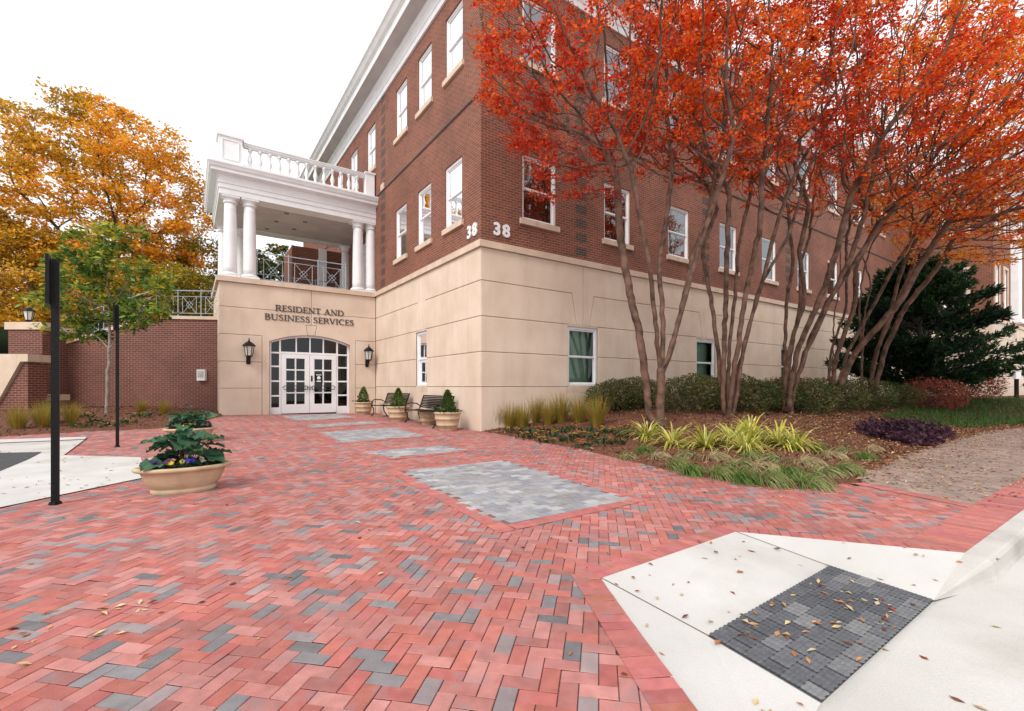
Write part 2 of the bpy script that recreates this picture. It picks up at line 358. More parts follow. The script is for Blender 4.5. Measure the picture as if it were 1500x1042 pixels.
wall(TWF, 0, 14, BELT1, FRZ0, hW, M_brick, 'brick_wall')
hS = [(-3.3, -2.2, 6.0, 8.2), (-3.3, -2.2, 10.3, 12.3)]
wall(TWS, WY, 0, BELT1, FRZ0, hS, M_brick, 'brick_wall')
b = MB(); b.box(0, WX + 14, 23.9, 24, 0, FRZ0); b.box(WX + 13.9, WX + 14, WY, 24, 0, FRZ0); b.build('rear_wall', M_wallbrick, B)

# stone base: slabs over a recessed joint bed
def joint_bed(T, s0, s1, holes):
    return wall(T, s0, s1, -.4, BELT0, holes, M_joint, 'joint_bed', .12, .018)
def slabs(T, polys, d=0.018):
    b = MB(); b.T = T
    for p in polys: b.panel(p, .007, d, 0)
    return b.build('stone_base', M_stone, B, recalc=True)
ZR = [-.4, 1.2, 2.16, 3.13, 4.10, BELT0]
def base_polys(s0, s1, wins, ww, z_lo, z_hi, vj=()):
    """courses of slabs with windows (left edge list) and keystones above them"""
    P = []; edges = [s0] + [x for w_ in wins for x in (w_, w_ + ww)] + [s1]
    for i in range(0, len(edges), 2):
        a, c = edges[i], edges[i + 1]
        cuts = [a] + [v for v in vj if a + .2 < v < c - .2] + [c]
        for u, v in zip(cuts[:-1], cuts[1:]):
            P += [[(u, ZR[1]), (v, ZR[1]), (v, ZR[2]), (u, ZR[2])], [(u, ZR[2]), (v, ZR[2]), (v, ZR[3]), (u, ZR[3])]]
    # bottom course
    cuts = [s0] + list(vj) + [s1]
    for u, v in zip(cuts[:-1], cuts[1:]): P.append([(u, ZR[0]), (v, ZR[0]), (v, ZR[1]), (u, ZR[1])])
    # two upper courses with keystones
    k1, k0 = ww * .37, ww * .22
    cs = [w_ + ww / 2 for w_ in wins]
    bounds = [s0] + cs + [s1]
    for i in range(len(bounds) - 1):
        a, c = bounds[i], bounds[i + 1]
        top = [(c, BELT0), (a, BELT0)]
        if i > 0: top += [(a, ZR[3]), (a + k0, ZR[3]), (a + k1, ZR[4])]
        else: top += [(a, ZR[4])]
        if i < len(bounds) - 2: top += [(c - k1, ZR[4]), (c - k0, ZR[3]), (c, ZR[3])]
        else: top += [(c, ZR[4])]
        P.append(top[::-1])
        P.append([(a + (k0 if i > 0 else 0), ZR[3]), (c - (k0 if i < len(bounds) - 2 else 0), ZR[3]), (c - (k1 if i < len(bounds) - 2 else 0), ZR[4]), (a + (k1 if i > 0 else 0), ZR[4])])
    return P
G1 = (1.24, 3.08)
hb = [(s, s + 1.26, *G1) for s in R1]
joint_bed(TR, .02, WX, hb); joint_bed(TL, .02, YI, [(3.55, 4.42, *G1)])
ZR_save = ZR[:]
slabs(TR, base_polys(0, WX, R1, 1.26, *G1))
slabs(TL, base_polys(0, YI, [3.55], .87, *G1, vj=(1.12, 7.3)))
joint_bed(TWF, 0.02, 14, []); slabs(TWF, base_polys(0, 14, [], 1, *G1, vj=(.9, 3.2, 5.6)))
joint_bed(TWS, WY, 0, []); slabs(TWS, base_polys(WY, 0, [], 1, *G1, vj=(-2.2,)))
# filler strips over and under the ground floor openings (the window is a little lower than the course lines)
for T, ws, ww in ((TR, R1, 1.26), (TL, [3.55], .87)):
    for s in ws:
        b = MB(); b.T = T
        b.box(s, s + ww, .003, .12, G1[1], ZR[3] + .006); b.build('lintel', M_stone2, B); b = MB(); b.T = T; b.box(s - .1, s + ww + .1, -.004, .10, ZR[1] - .17, ZR[1] - .01); b.box(s, s + ww, .006, .12, ZR[1] - .02, G1[0])
        b.build('stone_sill', M_stone2, B)
# belt course, string course, quoins
b = MB()
def belt(b, z0, z1, o):
    b.box(-o, WX - .01, -o, .05, z0, z1); b.box(-o, .05, .05, YI - .01, z0, z1)
    b.box(WX - o, WX + 14, WY - o, WY + .05, z0, z1); b.box(WX - o, WX + .05, WY + .05, -o - .002, z0, z1)
belt(b, BELT0, BELT1, .07); b.box(-PW - .09, -.072, YI - .08, YI + PD, BELT0 - .02, BELT1 - .02); b.build('belt_course', M_stone2, B)
b = MB(); b.box(-.03, WX, -.03, .02, 9.16, 9.23); b.box(-.03, .02, .02, 24, 9.16, 9.23); b.build('string_course', M_darkbrick, B)
b = MB(); b.box(-.05, .05, 7.6, 7.95, 9.2, 9.46); b.build('stone_block', M_stone2, B)
for cx in (3.66, 10.3, 16.9, 23.5, None):
    b = MB()
    for k in range(18):
        z = 5.32 + .44 * k
        if z > 12.8: break
        if cx: b.box(cx - .23, cx + .23, -.006, .02, z, z + .26)
        else: b.box(-.006, .02, 7.55, 8.0, z, z + .26)
    b.build('dark_brick_pattern', M_darkbrick, B)
# cornice: frieze, soffit and crown swept round the corner
prof = [(0.0, FRZ0), (.06, FRZ0), (.06, 13.22), (.09, 13.24), (.09, 13.55), (.16, 13.6), (.16, 13.72), (.60, 13.74), (.62, 13.98), (.72, 14.04), (.80, 14.16), (.86, 14.2), (.86, 14.32), (.78, 14.34)]
def sweep(prof, path, closed=False):
    b = MB(); V = []; Fs = []; m = len(prof)
    for x, y, ox, oy in path:
        for o, z in prof: V.append((x + ox * o, y + oy * o, z))
    for i in range(len(path) - 1):
        for j in range(m - 1): Fs.append((i * m + j, i * m + j + 1, (i + 1) * m + j + 1, (i + 1) * m + j))
    b.add(V, Fs); return b
path = [(0, 24, -1, 1), (0, 0, -1, -1), (WX, 0, -1, -1), (WX, WY, -1, -1), (WX + 14, WY, 1, -1)]
cor = sweep(prof[:1] + prof[1:7], path).build('frieze', M_white, B)
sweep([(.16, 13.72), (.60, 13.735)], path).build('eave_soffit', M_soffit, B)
sweep([(.60, 13.735)] + prof[8:], path).build('cornice', M_white, B)
b = MB(); b.add([(-.78, 24.78, 14.34), (-.78, -.78, 14.34), (WX + 14.7, -.78, 14.34), (WX + 14.7, 24.78, 14.34), (9, 12, 17.5), (WX + 6, 12, 17.5)], [(0, 1, 4), (1, 2, 5, 4), (2, 3, 5), (3, 0, 4, 5)])
b.add([(WX - .78, -.7, 14.345), (WX - .78, WY - .78, 14.345), (WX + 14.7, WY - .78, 14.345), (WX + 14.7, -.7, 14.345)], [(0, 1, 2, 3)]); b.build('roof', M_roof, B)
# floors and rooms inside, seen dimly through the glass
b = MB()
for z in (4.6, 8.7, 13.0): b.box(.25, WX + 13, .25, 23.5, z, z + .35)
b.box(5, WX + 13, 5, 5.2, 4.95, 13); b.box(4.8, 5.0, 5.2, 23.5, 4.95, 13)
b.build('interior', M_room, B)
b = MB(); b.box(.3, WX, .42, .5, 0, 4.5); b.box(.42, .5, .55, YI, 0, 4.5); b.box(.15, WX, .15, YI, -.1, 0); b.build('interior_partition', M_green, B)
b = MB(); b.box(1.2, 2.9, 1.1, 1.4, 8.60, 8.66); b.box(1.2, 2.9, 2.2, 2.5, 8.60, 8.66); b.build('ceiling_lamp', M_tube, B)

# windows: frame > sash, pane, sill
def make_window(T, w_, h, sill=True, sillmat=None, stone=False, gm=None):
    """built about the lower left corner of its opening"""
    T0 = T(0, 0, 0); f = MB(); f.T = lambda s, d, z: tuple(np.array(T(s, d, z)) - np.array(T0))
    d0, d1 = .045, .15
    f.box(0, .07, d0, d1, 0, h); f.box(w_ - .07, w_, d0, d1, 0, h); f.box(.07, w_ - .07, d0, d1, h - .08, h); f.box(.07, w_ - .07, d0, d1, 0, .055)
    fo = f.build('window', M_white, B)
    s = MB(); s.T = f.T; m = h * .5
    for (a, c, dd) in ((.055, m, .10), (m - .025, h - .08, .075)):
        s.box(.07, .115, dd, dd + .04, a, c); s.box(w_ - .115, w_ - .07, dd, dd + .04, a, c); s.box(.115, w_ - .115, dd, dd + .04, c - .045, c); s.box(.115, w_ - .115, dd, dd + .04, a, a + .05)
    s.build('sash', M_white, fo)
    p = MB(); p.T = f.T; p.quad((.11, .12, .09), (w_ - .11, .12, .09), (w_ - .11, .12, m - .02), (.11, .12, m - .02)); p.quad((.11, .095, m), (w_ - .11, .095, m), (w_ - .11, .095, h - .1), (.11, .095, h - .1))
    p.build('pane', gm or M_glass, fo)
    if sill:
        q = MB(); q.T = f.T; q.box(-.1, w_ + .1, -.07, .1, -.16, -.004); q.build('sill', M_stone2, fo)
    if stone:
        q = MB(); q.T = f.T; q.box(-.16, -.003, -.04, .05, -.1, h + .16); q.box(w_ + .003, w_ + .16, -.04, .05, -.1, h + .16); q.box(-.003, w_ + .003, -.04, .05, h + .003, h + .16); q.box(-.003, w_ + .003, -.04, .05, -.1, -.003); q.build('stone_surround', M_stone2, fo)
    fo.location = T0; return fo
def windows(T, pos, w_, h, **k):
    f = None
    for s, z in pos:
        o = make_window(T, w_, h, **k) if f is None else copy_tree(f, B)
        if f is None: f = o
        o.location = T(s, 0, z)
windows(TR, [(s, W2[0]) for s in R2] + [(s, W3[0]) for s in R2], WW, W2[1])
windows(TL, [(s, W2[0]) for s in L2] + [(s, W3[0]) for s in L3], WL, W2[1], gm=M_glass_L)
windows(TR, [(s, G1[0]) for s in R1], WW, G1[1] - G1[0], sill=False, gm=M_glass_low)
windows(TL, [(3.55, G1[0])], .87, G1[1] - G1[0], sill=False, gm=M_glass_low)
windows(TWF, [(h[0], h[2]) for h in hW[:2]], .9, 2.3, sill=False, stone=True); windows(TWF, [(h[0], h[2]) for h in hW[2:]], .9, 2.1, sill=False, stone=True)
windows(TWS, [(h[0], h[2]) for h in hS], 1.1, 2.1, sill=False, stone=True)
# tall white pilaster on the wing front
b = MB(); b.T = TWF; b.box(4.5, 5.5, -.35, -.002, 5.25, 13.0); b.box(4.35, 5.65, -.45, -.002, 5.19, 5.45); b.build('pilaster', M_white, B)

# porch: stone base with the arched doorway
AR = [(-1, 0)]
dx0, dx1, zsp, zap = 1.08, 4.02, 2.90, 3.20
def arch(x0, x1, zs_, za, n=16):
    c = (x0 + x1) / 2; hw = (x1 - x0) / 2; rise = za - zs_; r_ = (hw * hw + rise * rise) / (2 * rise); a = math.asin(hw / r_)
    return [(c + r_ * math.sin(t), za - r_ + r_ * math.cos(t)) for t in np.linspace(-a, a, n)]
arc = arch(dx0, dx1, zsp, zap, 17)
mid = arc[8]; cxk = (dx0 + dx1) / 2
zp = [-.2, 1.15, 2.12, 3.1, 4.08, 4.98]
P = []
for i in range(3):
    P += [[(0, zp[i]), (.85, zp[i]), (.85, zp[i + 1]), (0, zp[i + 1])], [(4.27, zp[i]), (PW, zp[i]), (PW, zp[i + 1]), (4.27, zp[i + 1])]]
kr0, kr1 = cxk - .13, cxk - .2
kl0, kl1 = cxk + .13, cxk + .2
ra = [p for p in arc if p[0] < kr0 - .02]; la = [p for p in arc if p[0] > kl0 + .02]; ka = [p for p in arc if kr0 <= p[0] <= kl0]
zk = arc[8][1]
P.append([(0, zp[3]), (.85, zp[3]), (.85, -.2), (dx0, -.2)] + ra + [(kr0, zk - .004), (kr1, 3.6), (cxk, 3.6), (cxk, zp[4]), (0, zp[4])])
P.append([(PW, zp[3]), (PW, zp[4]), (cxk, zp[4]), (cxk, 3.6), (kl1, 3.6), (kl0, zk - .004)] + la + [(dx1, -.2), (4.27, -.2), (4.27, zp[3])])
P.append([(kr0, zk), (kl0, zk), (kl1, 3.6), (kr1, 3.6)])
P += [[(0, zp[4]), (cxk, zp[4]), (cxk, zp[5]), (0, zp[5])], [(cxk, zp[4]), (PW, zp[4]), (PW, zp[5]), (cxk, zp[5])]]
slabs(TP, P)
b = MB(); b.T = TP
for poly in ([(.02, -.2), (dx0 - .02, -.2), (dx0 - .02, zp[5]), (.02, zp[5])], [(dx1 + .02, -.2), (PW - .02, -.2), (PW - .02, zp[5]), (dx1 + .02, zp[5])], [(dx0 - .02, zap + .05), (dx1 + .02, zap + .05), (dx1 + .02, zp[5]), (dx0 - .02, zp[5])]):
    b.quad(*[(p[0], .018, p[1]) for p in poly])
b.quad((dx0 - .05, .05, 2.7), (dx0 + .01, .05, 2.7), (dx0 + .01, .05, 3.3), (dx0 - .05, .05, 3.3))
b.build('joint_bed', M_joint, B)
b = MB(); b.T = TP                                    # reveal of the arch and the porch's flank
ol = [(dx0, -.2)] + arc + [(dx1, -.2)]
for p, q in zip(ol[:-1], ol[1:]): b.quad((p[0], .0, p[1]), (q[0], 0, q[1]), (q[0], .26, q[1]), (p[0], .26, p[1]))
b.build('arch_reveal', M_stone2, B)
b = MB(); b.T = lambda s, d, z: (-PW + d, YI + s, z)
for i in range(5): b.panel([(0, zp[i]), (PD, zp[i]), (PD, zp[i + 1]), (0, zp[i + 1])], .007, .018, 0)
b.build('stone_base', M_stone, B, recalc=True)
b = MB(); b.box(-PW + .018, -.02, YI + PD - .1, YI + PD, -.2, 4.98); b.box(-PW + .019, -PW + .1, YI + .02, YI + PD - .1, -.2, 4.98); b.box(-PW + .1, -.02, YI + .3, YI + PD - .1, 4.7, 4.98); b.build('porch_deck', M_stone2, B)
b = MB(); b.box(-PW + .1, -.03, YI + 3.2, YI + 3.3, 0, 4.7); b.box(-PW + .1, -.03, YI + .3, YI + 3.2, 0.0, .1); b.build('lobby_wall', M_room, B)
# entrance: white frame, transom and side lights, two leaves
zf = .17; d0, d1 = .12, .2
E_ = MB(); E_.T = TP
ai = arch(dx0 + .07, dx1 - .07, zsp - .03, zap - .07, 17)
for k in range(16):
    p, q, p2, q2 = arc[k], arc[k + 1], ai[k], ai[k + 1]
    E_.prism([p2, q2, q, p], d0, d1)
def ztop(x):
    return np.interp(x, [p[0] for p in ai], [p[1] for p in ai])
E_.box(dx0, dx0 + .07, d0, d1, zf - .1, zsp); E_.box(dx1 - .07, dx1, d0, d1, zf - .1, zsp)
L0, L1 = 1.58, 3.62
for x in (L0 - .06, L1): E_.box(x, x + .06, d0, d1, zf - .05, ztop(x + .03) + .02)
E_.box(L0, L1, d0, d1, 2.47, 2.55)
for x in (L0 + .5, L0 + 1.0, L0 + 1.5): E_.box(x - .022, x + .022, d0 + .005, d1 - .005, 2.55, ztop(x) + .02)
for x0, x1 in ((dx0 + .07, L0 - .06), (L1 + .06, dx1 - .07)):
    for z in (.86, 1.42, 1.98, 2.5): E_.box(x0, x1, d0 + .005, d1 - .005, z - .03, z + .03)
    E_.box(x0, x1, d0 + .004, d1 - .004, zf - .05, .42)
ef = E_.build('entrance_frame', M_white, B)
b = MB(); b.T = TP
b.add([(p[0], .165, p[1]) for p in [(dx0 + .05, .3)] + ai + [(dx1 - .05, .3)]], [tuple(range(19))]); b.build('pane', M_glass_dark, ef)
for x0, x1, hx in ((L0 + .01, (L0 + L1) / 2 - .006, 1), ((L0 + L1) / 2 + .006, L1 - .01, -1)):
    dl = MB(); dl.T = TP; e0, e1 = .105, .155; st = .17
    dl.box(x0, x0 + st, e0, e1, zf + .01, 2.46); dl.box(x1 - st, x1, e0, e1, zf + .01, 2.46); dl.box(x0 + st, x1 - st, e0, e1, zf + .01, zf + .36); dl.box(x0 + st, x1 - st, e0, e1, 2.30, 2.46)
    xm = (x0 + x1) / 2; dl.box(xm - .025, xm + .025, e0 + .003, e1 - .003, zf + .36, 2.30)
    for k in (1, 2, 3): z = zf + .36 + (2.30 - zf - .36) * k / 4; dl.box(x0 + st, x1 - st, e0 + .004, e1 - .004, z - .025, z + .025)
    do = dl.build('door', M_white, B)
    h = MB(); h.T = TP; xa, xb = (x0 + .06, x1 - .06)
    h.tube([(xa, .105, 1.16), (xa, .04, 1.2), (xa + .05, .03, 1.24), (xb - .05, .03, 1.24), (xb, .04, 1.2), (xb, .105, 1.16)], .014, 8)
    h.tube([(xa + .02, .03, 1.10), (xb - .02, .03, 1.10)], .012, 8)
    xh = x1 - .09 if hx > 0 else x0 + .09
    for xx in (xh - .07, xh, xh + .07): h.tube([(xx, .05, 1.07), (xx, .05, 1.24)], .009, 6)
    h.build('handle', M_bronze, do)
    if hx > 0:
        h = MB(); h.T = TP; h.box(x1 - .1, x1 - .04, .09, .105, 1.42, 1.64); h.build('lock_plate', M_bronze, do)
        h = MB(); h.T = TP; h.box(x0 + st + .36, x0 + st + .64, .098, .1, 1.36, 1.72); 
        h.build('door_notice', M_black, do)
        h = MB(); h.T = TP; h.lathe([(0, 0), (.055, .01), (.07, .06), (.045, .11), (0, .13)], 10, (x0 + st + .5, .094, 1.5), 1, .05); h.box(x0 + st + .42, x0 + st + .58, .095, .097, 1.4, 1.45); h.box(x0 + st + .4, x0 + st + .6, .095, .097, 1.66, 1.69); h.build('notice_emblem', M_white, do)
# columns
def column(x, y, k=1.0):
    zt = 8.1; r0, r1 = .225, .19
    c = MB(); pr = [(r0 * k * (1 - .165 * t ** 1.8), 5.32 + (zt - .2 - 5.32) * t) for t in np.linspace(0, 1, 12)]
    c.lathe(pr, 28); co = c.build('column', M_white, B, smooth=True, loc=(x, y, 0))
    q = MB(); q.box(-.3, .3, -.3, .3, 5.16, 5.24); q.lathe([(.29, 5.24), (.31, 5.27), (.29, 5.31), (.255, 5.325), (.25, 5.34)], 28); q.build('base', M_white, co)
    q = MB(); q.lathe([(.205, zt - .24), (.235, zt - .225), (.235, zt - .2), (.21, zt - .19), (.21, zt - .12), (.26, zt - .075), (.27, zt - .06)], 28); q.box(-.285, .285, -.285, .285, zt - .06, zt + .004); q.build('capital', M_white, co)
    return co
cp = column(-PW + .36, YI + .3)
for x, y in ((-PW + .98, YI + .3), (-.66, YI + .3), (-.13, YI + .3), (-PW + .36, YI + PD - .36), (-PW + .98, YI + PD - .36), (-.13, YI + PD - .36)):
    c = copy_tree(cp, B); c.location = (x, y, 0)
# entablature
zb = 8.1
def ring(prof, y1=YI + PD):
    return sweep(prof, [(0, YI, 0, -1), (-PW, YI, -1, -1), (-PW, y1, -1, 1), (0, y1, 0, 1)])
ring([(-.62, zb + .02), (-.62, zb), (.0, zb), (0, zb + .2), (.03, zb + .21), (.03, zb + .36), (.06, zb + .38), (.06, zb + .42), (.02, zb + .43), (.02, zb + .62), (.06, zb + .66)]).build('entablature', M_white, B)
ring([(.06, zb + .66), (.26, zb + .70), (.26, zb + .80), (.30, zb + .83), (.34, zb + .93), (.36, zb + .95), (.36, zb + 1.0), (-.6, zb + 1.04)]).build('porch_cornice', M_white, B)
b = MB(); b.box(-PW + .1, -.02, YI + .1, YI + PD - .1, zb + .98, zb + 1.03); b.build('porch_roof', M_roof, B)
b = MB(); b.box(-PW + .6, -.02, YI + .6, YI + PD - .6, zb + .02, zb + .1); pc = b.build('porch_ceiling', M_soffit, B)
for k in range(5):
    b = MB(); b.lathe([(.0, .012), (.05, .012), (.055, 0), (.085, -.004), (.085, .018)], 16, cap=False); b.build('recessed_light', M_bronze, pc, loc=(-3.3 + (k % 2) * .9 - k * .1, YI + .9 + k * .62, zb + .01))
# balustrade with turned balusters
zr = zb + 1.03
b = MB(); b.box(-PW - .02, -PW + .72, YI - .04, YI + .6, zr, zr + 1.02); b.box(-PW - .07, -PW + .77, YI - .09, YI + .65, zr + 1.02, zr + 1.1); b.box(-PW - .06, -PW + .76, YI - .08, YI + .64, zr, zr + .09)
for (x0, x1, z0, z1) in ((.08, .62, .2, .23), (.08, .62, .89, .92), (.08, .11, .23, .89), (.59, .62, .23, .89)): b.box(-PW + x0, -PW + x1, YI - .065, YI - .03, zr + z0, zr + z1)
ped = b.build('pedestal', M_white, B)
b = MB(); b.box(-.42, -.06, YI - .02, YI + .3, zr, zr + 1.0); b.box(-.46, -.03, YI - .06, YI + .34, zr + 1.0, zr + 1.06); b.build('pedestal', M_white, B)
b = MB()
for (z0, z1, o) in ((.84, .9, .06), (.9, .97, .1), (.97, 1.0, .13), (.04, .18, .09)):
    b.box(-PW + .76, -.42, YI + .16 - o, YI + .16 + o, zr + z0, zr + z1); b.box(-PW + .2 - o, -PW + .2 + o, YI + .66, YI + PD - .2, zr + z0, zr + z1)
bal = b.build('balustrade', M_white, B)
bp_ = [(.075, .18), (.075, .22), (.05, .235), (.04, .27), (.075, .36), (.085, .42), (.07, .5), (.04, .62), (.036, .7), (.055, .73), (.055, .75), (.075, .76), (.075, .84)]
b = MB(); b.lathe(bp_, 14); b0 = b.build('baluster', M_white, bal, smooth=True)
first = True
for k in range(13):
    o = b0 if k == 0 else b0.copy()
    if k: COL.objects.link(o); o.parent = bal
    o.location = (-PW + .98 + k * .325, YI + .16, zr)
for k in range(10):
    o = b0.copy(); COL.objects.link(o); o.parent = bal; o.location = (-PW + .2, YI + .95 + k * .33, zr)
# balcony railing with crossed panels
def rail_run(b, p0, p1, zb_, h, pan=.95, n=None):
    p0, p1 = Vector(p0), Vector(p1); L = (p1 - p0).length; n = n or max(1, round(L / pan)); d = (p1 - p0) / n
    up = Vector((0, 0, 1))
    def bar(a, c, r=.012): b.tube([a, c], r, 5)
    bar(p0 + up * h, p1 + up * h, .02); bar(p0 + up * (h - .22), p1 + up * (h - .22)); bar(p0 + up * .1, p1 + up * .1)
    for i in range(n + 1): bar(p0 + d * i, p0 + d * i + up * (h + .06), .018)
    for i in range(n):
        a = p0 + d * (i + .2); c = p0 + d * (i + .8); lo, hi = up * .1, up * (h - .22)
        bar(a + lo, a + hi); bar(c + lo, c + hi); bar(a + lo, c + hi, .01); bar(c + lo, a + hi, .01)
        m = p0 + d * (i + .5) + up * ((h - .12) / 2); s_ = d * .14; v_ = up * .14
        for q, r2 in ((m - s_, m + v_), (m + v_, m + s_), (m + s_, m - v_), (m - v_, m - s_)): bar(q, r2, .009)
b = MB(); rail_run(b, (-4.4, YI + .35, 5.16), (-1.15, YI + .35, 5.16), 5.16, 1.1, n=3); b.build('balcony_railing', M_rail, B)
b = MB(); rail_run(b, (-4.4, YI + PD - .4, 5.16), (-.6, YI + PD - .4, 5.16), 5.16, 1.1, n=4); rail_run(b, (-PW + .36, YI + .8, 5.16), (-PW + .36, YI + PD - .8, 5.16), 5.16, 1.1, n=3); b.build('balcony_railing', M_rail, B)
# back of the porch: brick return and a white pilaster; french door on the flank
b = MB(); b.box(-2.4, -.01, YI + PD + .6, YI + PD + 3, 0, 8.05); b.build('brick_return', M_brick, B)
b = MB(); b.box(-1.2, -.85, YI + PD + .4, YI + PD + .598, 5, 8.05); b.build('pilaster', M_white, B)
fd = MB(); fd.T = lambda s, d, z: (d, YI + 1 + s, 5.25 + z)
fd.box(0, .1, -.03, .1, 0, 2.35); fd.box(1.1, 1.2, -.03, .1, 0, 2.35); fd.box(.1, 1.1, -.03, .1, 2.25, 2.35); fd.box(.57, .63, -.02, .09, 0, 2.25)
for z in (.3, .75, 1.2, 1.65, 2.0): fd.box(.1, 1.1, -.01, .08, z - .025, z + .025)
fdo = fd.build('french_door', M_white, B)
b = MB(); b.T = fd.T; b.quad((.1, .05, .02), (1.1, .05, .02), (1.1, .05, 2.25), (.1, .05, 2.25)); b.build('pane', M_glass, fdo)

# ------------------------------------------------------------------ lettering on the walls
ST, TH = .14, .06
def arcp(cx, cz, rx, rz, a0, a1, n=14): return [(cx + rx * math.cos(R(a)), cz + rz * math.sin(R(a))) for a in np.linspace(a0, a1, n)]
def glyph(ch):
    """strokes (points, widths) and serifs of a capital of height 1 in a classical serif face"""
    V = lambda x, w_=ST: ([(x, 0), (x, 1)], [w_, w_]); Hh = lambda x0, x1, z, w_=TH: ([(x0, z), (x1, z)], [w_, w_]); sr = lambda x, z, w_=.28: ([(x - w_ / 2, z), (x + w_ / 2, z)], [.045, .045])
    b0, t0 = .022, .978
    def bowl(x, z0, z1, rx): return (arcp(x, (z0 + z1) / 2, rx, (z1 - z0) / 2 - TH / 2, 90, -90), [TH + (ST - TH) * math.sin(math.pi * i / 13) for i in range(14)])
    if ch == 'R': return .72, [V(.14), bowl(.3, .47, 1, .3), Hh(.14, .3, .967), Hh(.14, .3, .503), ([(.36, .5), (.72, .03)], [ST * .8, ST]), sr(.14, b0), sr(.14, t0), sr(.72, b0, .16)]
    if ch == 'B': return .66, [V(.14), bowl(.3, .53, 1, .25), bowl(.3, 0, .55, .32), Hh(.14, .3, .967), Hh(.14, .32, .53), Hh(.14, .3, .033), sr(.12, b0, .2), sr(.12, t0, .2)]
    if ch == 'D': return .84, [V(.14), bowl(.32, 0, 1, .46), Hh(.14, .34, .967), Hh(.14, .34, .033), sr(.12, b0, .2), sr(.12, t0, .2)]
    if ch == 'E': return .58, [V(.14), Hh(.14, .56, .967), Hh(.14, .5, .51), Hh(.14, .58, .033), ([(.55, .86), (.55, 1)], [.05, .05]), ([(.49, .42), (.49, .6)], [.045, .045]), ([(.57, 0), (.57, .15)], [.05, .05]), sr(.1, b0, .2), sr(.1, t0, .2)]
    if ch == 'I': return .28, [V(.14), sr(.14, b0), sr(.14, t0)]
    if ch == 'N': return .86, [([(.14, 0), (.14, 1)], [TH, TH]), ([(.74, 0), (.74, 1)], [TH, TH]), ([(.14, .96), (.72, .04)], [ST, ST]), sr(.14, b0, .26), sr(.09, t0, .2), sr(.74, t0, .26)]
    if ch == 'T': return .68, [V(.34), Hh(.03, .65, .967), ([(.05, .83), (.05, 1)], [.05, .05]), ([(.63, .83), (.63, 1)], [.05, .05]), sr(.34, b0)]
    if ch == 'A': return .82, [([(.08, 0), (.4, 1)], [TH, TH]), ([(.4, 1), (.72, 0)], [ST, ST]), Hh(.2, .6, .34), sr(.08, b0, .24), sr(.73, b0, .28)]
    if ch == 'V': return .8, [([(.08, 1), (.4, 0)], [ST, ST]), ([(.4, 0), (.7, 1)], [TH, TH]), sr(.09, t0, .28), sr(.71, t0, .22)]
    if ch == 'U': return .84, [([(.14, 1), (.14, .34)] + arcp(.42, .32, .28, .29, 180, 360, 10) + [(.7, .34), (.7, 1)], [ST, ST] + list(np.linspace(ST, TH, 10)) + [TH, TH]), sr(.14, t0), sr(.7, t0, .24)]
    if ch == 'S': return .56, [(arcp(.28, .745, .2, .22, 30, 270, 12) + arcp(.28, .265, .22, .24, 90, -150, 12), list(np.linspace(TH, ST, 12)) + list(np.linspace(ST, TH, 12))), ([(.46, .78), (.46, .96)], [.05, .05]), ([(.07, .04), (.07, .24)], [.05, .05])]
    if ch == 'C': return .78, [(arcp(.46, .5, .38, .47, 48, 312, 22), [TH + (ST - TH) * math.sin(math.pi * i / 21) for i in range(22)]), ([(.71, .72), (.71, .95)], [.05, .05])]
    return .38, []
def stroke(b, pts, ws, d0, d1):
    L, Rr = [], []
    for i, p in enumerate(pts):
        a = Vector(pts[max(i - 1, 0)]); c = Vector(pts[min(i + 1, len(pts) - 1)]); t = (c - a).normalized(); n = Vector((-t.y, t.x)) * ws[i] / 2
        L.append((p[0] + n.x, p[1] + n.y)); Rr.append((p[0] - n.x, p[1] - n.y))
    for i in range(len(pts) - 1): b.prism([L[i], Rr[i], Rr[i + 1], L[i + 1]], d0, d1)
def letters(parent, text, sL, sR, z, h, T, d=-.03):
    wd = [glyph(c)[0] + (.1 if c != ' ' else 0) for c in text]; tot = sum(wd); k = abs(sL - sR) / tot; x = 0; j = 0
    for c, w_ in zip(text, wd):
        if c != ' ':
            b = MB(); sx = x
            b.T = lambda s, dd, zz, sx=sx: T(sL - (s * k + sx * k), dd, z + zz * h)
            for i_, (pts, ws) in enumerate(glyph(c)[1]): j += 1; stroke(b, pts, ws, d + .0007 * (j % 7), -.001)
            b.build('letter', M_letter, parent, recalc=True)
        x += w_
SG = empty('wall_lettering', loc=tuple(loc2w(0, YI)) + (0,), rz=YAW)
tag(SG, 'dark serif letters RESIDENT AND BUSINESS SERVICES on tan stone above the arched doors', 'sign')
TS = lambda s, d, z: (-s, d, z)
letters(SG, 'RESIDENT AND', 3.83, 1.30, 4.07, .225, TS); letters(SG, 'BUSINESS SERVICES', 4.19, .90, 3.715, .225, TS)
def number(name, label, T, s0, h, z):
    e = empty(name, (C0[0], C0[1], 0), YAW); tag(e, label, 'house number')
    for i, ch in enumerate('38'):
        cu = bpy.data.curves.new('digit', 'FONT'); cu.body = ch; cu.size = 1; cu.extrude = .5; cu.offset = .035
        to = bpy.data.objects.new('digit', cu); COL.objects.link(to); dg = bpy.context.evaluated_depsgraph_get()
        me = bpy.data.meshes.new_from_object(to.evaluated_get(dg)); bpy.data.objects.remove(to)
        co = np.array([v.co[:] for v in me.vertices]); co[:, 0] -= co[:, 0].min(); sc = h / (co[:, 1].max() - co[:, 1].min()); zz = (co[:, 1] - co[:, 1].min()) * sc
        for v, c, q in zip(me.vertices, co, zz): v.co = T(s0(i) + c[0] * sc * (1 if T is TR else -1), -.045 + (c[2] < 0) * .04, z + q)
        me.materials.clear(); finish(me, M_white)
        o = bpy.data.objects.new('digit', me); COL.objects.link(o); o.parent = e
